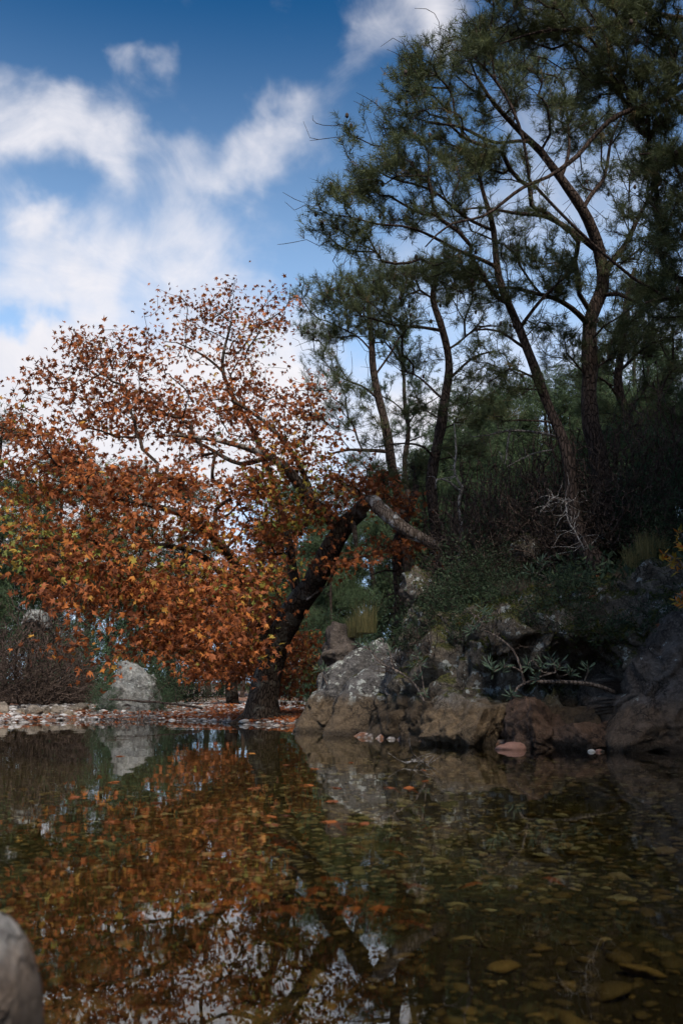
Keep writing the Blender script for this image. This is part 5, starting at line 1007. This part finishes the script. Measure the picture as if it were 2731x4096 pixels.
# ------------------------------------------------------------------ pebbles and fallen leaves
def bed_hit(px, py):
    d = pix(px, py, 1.0)-np.array([0, 0, CAMH]); z = -.3
    for _ in range(14):
        p = d*((z-CAMH)/d[2])+np.array([0, 0, CAMH]); z += .5*(min(tz(p[0], p[1]), -.06)-z)
    p[2] = tz(p[0], p[1]); return p
def build_pebbles():
    r = np.random.default_rng(99); protos = []
    for k in range(6):
        W, Fc = rock_shape((1, .55+.08*k, .26+.06*(k % 3)), 500+k, 2, cuts=9, rough=.22); protos.append((mesh_np('pebble', W, Fc, MAT['pebble']), W, Fc))
    special = [(2010, 3885, .11, .55, 'large flat tan pebble under water low right of centre'), (2560, 3905, .15, .5, 'largest brown cobble under water in the lower right corner'), (1910, 3610, .11, .1, 'dark grey flat pebble under water right of centre'), (2160, 3430, .10, .85, 'pale yellowish flat pebble under water right of centre'),
               (2660, 3418, .13, .95, 'palest oval pebble near the right edge under water'), (1360, 3740, .07, .6, 'round tan pebble under water near the lower middle'), (1945, 3520, .08, .6, 'orange tan oval pebble under water above the dark grey one'), (2450, 3990, .14, .3, 'dull brown cobble at the bottom right under water'), (2180, 3300, .16, .9, 'long white pebble among the pale gravel on the right')]
    for px, py, s, h, lab in special:
        p = bed_hit(px, py); o = bpy.data.objects.new('pebble', protos[r.integers(6)][0]); link(o, None, (p[0], p[1], p[2]+s*.12)); o.scale = (s*1.2, s, s); o.rotation_euler = (r.normal(0, .1), r.normal(0, .1), r.normal(0, .5)); o['hue'] = h; tag(o, lab, 'pebble', 'pebbles on the pond bed')
    n = 0
    while n < 291:
        px, py = r.uniform(-30, 2760), 3080+1030*r.random()**.75; p = bed_hit(px, py); s = float(np.clip(r.lognormal(-2.75, .42), .03, .15))
        if p[2] > -.06: continue
        if p[1] > 7: s *= 1.3
        o = bpy.data.objects.new('pebble', protos[r.integers(6)][0]); link(o, None, (p[0], p[1], p[2]+s*r.uniform(-.1, .07))); o.scale = (s*r.uniform(1, 1.5), s, s*r.uniform(.8, 1.5)); o.rotation_euler = (r.normal(0, .15), r.normal(0, .15), r.random()*6.28)
        o['hue'] = float(np.clip(r.normal(.26, .16) if p[1] < 4 else r.normal(.55, .22), 0, .95)); tag(o, 'rounded brown pebble lying under water on the pond bed', 'pebble', 'pebbles on the pond bed'); n += 1
    # the finer gravel nobody could count
    m = 7000; ang = r.uniform(-.42, .42, m); d = 1.2+9.5*r.random(m)**1.2; X, Y = d*np.sin(ang), d*np.cos(ang); sd = water_sd(X, Y); k = sd < -.1; X, Y = X[k], Y[k]
    Z = terrain(X, Y); S = np.clip(r.lognormal(-3.3, .4, len(X)), .018, .09)*(.8+.06*Y); a = r.random(len(X))*6.28
    W, Fc = rock_shape((1.2, .85, .35), 610, 1, cuts=4, rough=.1); c, s_ = np.cos(a), np.sin(a); z0 = 0*a; M = np.stack([np.stack([c, -s_, z0], 1), np.stack([s_, c, z0], 1), np.stack([z0, z0, z0+1], 1)], 1)
    V, Ff = place(W, Fc, M, np.stack([X, Y, Z+S*.06], 1), S); o = bpy.data.objects.new('gravel', mesh_np('gravel', V, Ff, MAT['pebble'], True, {'hue': np.repeat(np.clip(np.where(Y < 4.5, r.normal(.18, .14, len(X)), np.where((Y > 5) & (X > -.8), r.normal(.72, .2, len(X)), r.normal(.42, .2, len(X)))), 0, .95), len(W))})); link(o); tag(o, 'fine brown gravel covering the pond bed', 'gravel', kind='stuff')
    # pale stones and leaf litter on the left shore bar
    m = 5200; X = r.uniform(-7.5, .2, m); Y = r.uniform(16.2, 29, m); sd = water_sd(X, Y); Z = terrain(X, Y); k = (sd > -.25) & (Z < .55) & (sd < 7) & ((X < -.9) | (Y > 19)); X, Y, Z = X[k], Y[k], Z[k]
    S = np.clip(r.lognormal(-2.6, .45, len(X)), .03, .22); a = r.random(len(X))*6.28; c, s_ = np.cos(a), np.sin(a); z0 = 0*a; M = np.stack([np.stack([c, -s_, z0], 1), np.stack([s_, c, z0], 1), np.stack([z0, z0, z0+1], 1)], 1)
    V, Ff = place(W*np.array([1, 1, 1.5]), Fc, M, np.stack([X, Y, Z+S*.1], 1), S); o = bpy.data.objects.new('shingle', mesh_np('shingle', V, Ff, MAT['shingle'], True, {'hue': np.repeat(r.random(len(X)), len(W))})); link(o); tag(o, 'pale shingle on the far shore bar', 'shingle', kind='stuff')
def shingle_mat():
    m, nt = mat_new('shingle'); b = NB(nt); n1 = b.noise(b.pos(), 20, 5)
    col = b.ramp(b.hue(), [(0, (.12, .10, .09)), (.5, (.30, .28, .265)), (1, (.50, .49, .49))]); b.out(b.pbr(b.mix(.4, col, b.mix(n1, (.4, .38, .36), (1.2, 1.2, 1.2)), 'MULTIPLY'), .85, b.bump(n1, .4, .02), .2)); return m
MAT['shingle'] = shingle_mat()
def flat_frames(n, r, tilt=.25):
    nz = unit(np.array([0, 0, 1.])+r.normal(size=(n, 3))*tilt); y = unit(r.normal(size=(n, 3))*np.array([1, 1, .05])); y = unit(y-nz*(y*nz).sum(1, keepdims=True)); x = np.cross(y, nz); return np.stack([x, y, nz], 2)
def build_litter():
    r = np.random.default_rng(123); me = mesh_np('fallen_leaf', PLV, PLF, MAT['plane_leaf'])
    # leaves drifting on and in the pond
    for i in range(110):
        px = r.normal(900, 420); py = r.uniform(2985, 3700); z = 0.004 if (r.random() < .5 and py < 3300) else -.12
        d = pix(px, py, 1.0)-np.array([0, 0, CAMH]); p = d*((z-CAMH)/d[2])+np.array([0, 0, CAMH])
        if water_sd(p[:1], p[1:2])[0] > -.25: continue
        o = bpy.data.objects.new('fallen_leaf', me); link(o, None, (p[0], p[1], z)); M = flat_frames(1, r, .08)[0]*(.13*r.uniform(.5, 1.1)); m = np.eye(4); m[:3, :3] = M; m[:3, 3] = (p[0], p[1], z); o.matrix_world = Matrix(m.tolist())
        o['hue'] = float(np.clip(r.normal(.3, .22), 0, 1)); tag(o, 'fallen plane leaf floating or sunk in the pond', 'leaf', 'fallen leaves in the pond')
    # litter on the shore and on the rocks of the bank
    m = 5200; X = np.where(r.random(m) < .8, r.normal(-2.2, 1.9, m), r.uniform(-2, 4.5, m)); Y = np.where(r.random(m) < .7, r.normal(19.2, 1.8, m), r.uniform(12, 24, m)); sd = water_sd(X, Y); k = (sd > .0) & ((X < -.8) | (sd > 2) | (Y > 17.5)); X, Y = X[k], Y[k]; Z = terrain(X, Y)+.045
    S = .15*r.uniform(.6, 1.1, len(X)); V, Fc = place(PLV, PLF, flat_frames(len(X), r, .35), np.stack([X, Y, Z], 1), S)
    o = bpy.data.objects.new('leaf_litter', mesh_np('leaf_litter', V, Fc, MAT['plane_leaf'], True, {'hue': np.repeat(np.clip(r.normal(.3, .16, len(X)), 0, .75), len(PLV))})); link(o); tag(o, 'brown fallen leaf litter on the far shore', 'leaves', kind='stuff')
def build_cover():
    r = np.random.default_rng(321)
    # sprigs of low evergreen scrub over the slope
    m = 9000; X = r.uniform(-.6, 9, m); Y = r.uniform(10, 26, m); sd = water_sd(X, Y); tx = np.interp(Y, TOE[:, 1], TOE[:, 0]); cl = wav(X, Y, 2.1, 7)+r.normal(0, .4, m); k = (sd > 1.0) & ((X > tx+.3) | (Y < 16.6)) & (cl > -.35); X, Y = X[k], Y[k]; Z = terrain(X, Y)
    kk = np.repeat(np.arange(len(X)), 9); n = len(kk); h = r.uniform(.1, .5, len(X)); D = unit(r.normal(size=(n, 3))*.8+np.array([0, -.1, .7])); P = np.stack([X, Y, Z], 1)[kk]+D*(h[kk]*r.random(n))[:, None]
    V0, F0 = small_leaf(.42); nz = unit(r.normal(size=(n, 3))+np.array([0, -.3, .9])); y = unit(D+r.normal(size=(n, 3))*.5); y = unit(y-nz*(y*nz).sum(1, keepdims=True))
    V, Fc = place(V0, F0, np.stack([np.cross(y, nz), y, nz], 2), P, r.uniform(.05, .13, n)); hue = np.clip(r.normal(.5, .25, n), 0, 1)
    o = bpy.data.objects.new('ground_cover', mesh_np('ground_cover', V, Fc, MAT['bush_leaf'], True, {'hue': np.repeat(hue, len(V0))})); link(o); tag(o, 'low dark scrub leaves covering the shaded slope', 'ground cover', kind='stuff')
    # moss and small herbs on the ledges of the outcrop
    B = bank_pts[0].reshape(130, 360, 3); du = np.gradient(B, axis=1); dv = np.gradient(B, axis=0); N_ = unit(np.cross(du, dv)); N_ *= np.sign(N_[..., 2:3]+1e-9); ok = (N_[..., 2] > .45) & (B[..., 2] > .75); Q = B[ok]; Qn = N_[ok]
    i = r.choice(len(Q), 16000); P = Q[i]+r.normal(size=(16000, 3))*.02; g = np.array([mnoise.noise(Vector(p)*1.6) for p in P]); k = g+r.normal(0, .15, len(P)) > -.12; P, D = P[k], unit(Qn[i][k]+r.normal(size=(k.sum(), 3))*.6)
    V, Fc, hh = needles(P, D, r, 7, .055, .008, .02, np.clip(r.normal(.5, .25, len(P)), 0, 1), (10, 70)); o = bpy.data.objects.new('moss', mesh_np('moss', V, Fc, MAT['moss'], False, {'hue': hh})); link(o); tag(o, 'yellow green moss on the ledges of the outcrop', 'moss', kind='stuff')
    # single orange leaves caught on the rocks
    me = mesh_np('fallen_leaf', PLV, PLF, MAT['plane_leaf']); j = r.choice(len(Q), 46)
    for q, nn in zip(Q[j], Qn[j]):
        Mx = flat_frames(1, r, .4)[0]*(.12*r.uniform(.7, 1.1)); m4 = np.eye(4); m4[:3, :3] = Mx; m4[:3, 3] = q+np.array([0, 0, .05]); o = bpy.data.objects.new('fallen_leaf', me); link(o); o.matrix_world = Matrix(m4.tolist()); o['hue'] = float(np.clip(r.normal(.35, .15), 0, .7)); tag(o, 'brown plane leaf caught on the mossy rocks of the bank', 'leaf', 'fallen leaves on the bank')
build_pebbles(); build_litter(); build_cover()
print('objects', len(bpy.data.objects), 'tris', sum(len(m.polygons) for m in bpy.data.meshes))
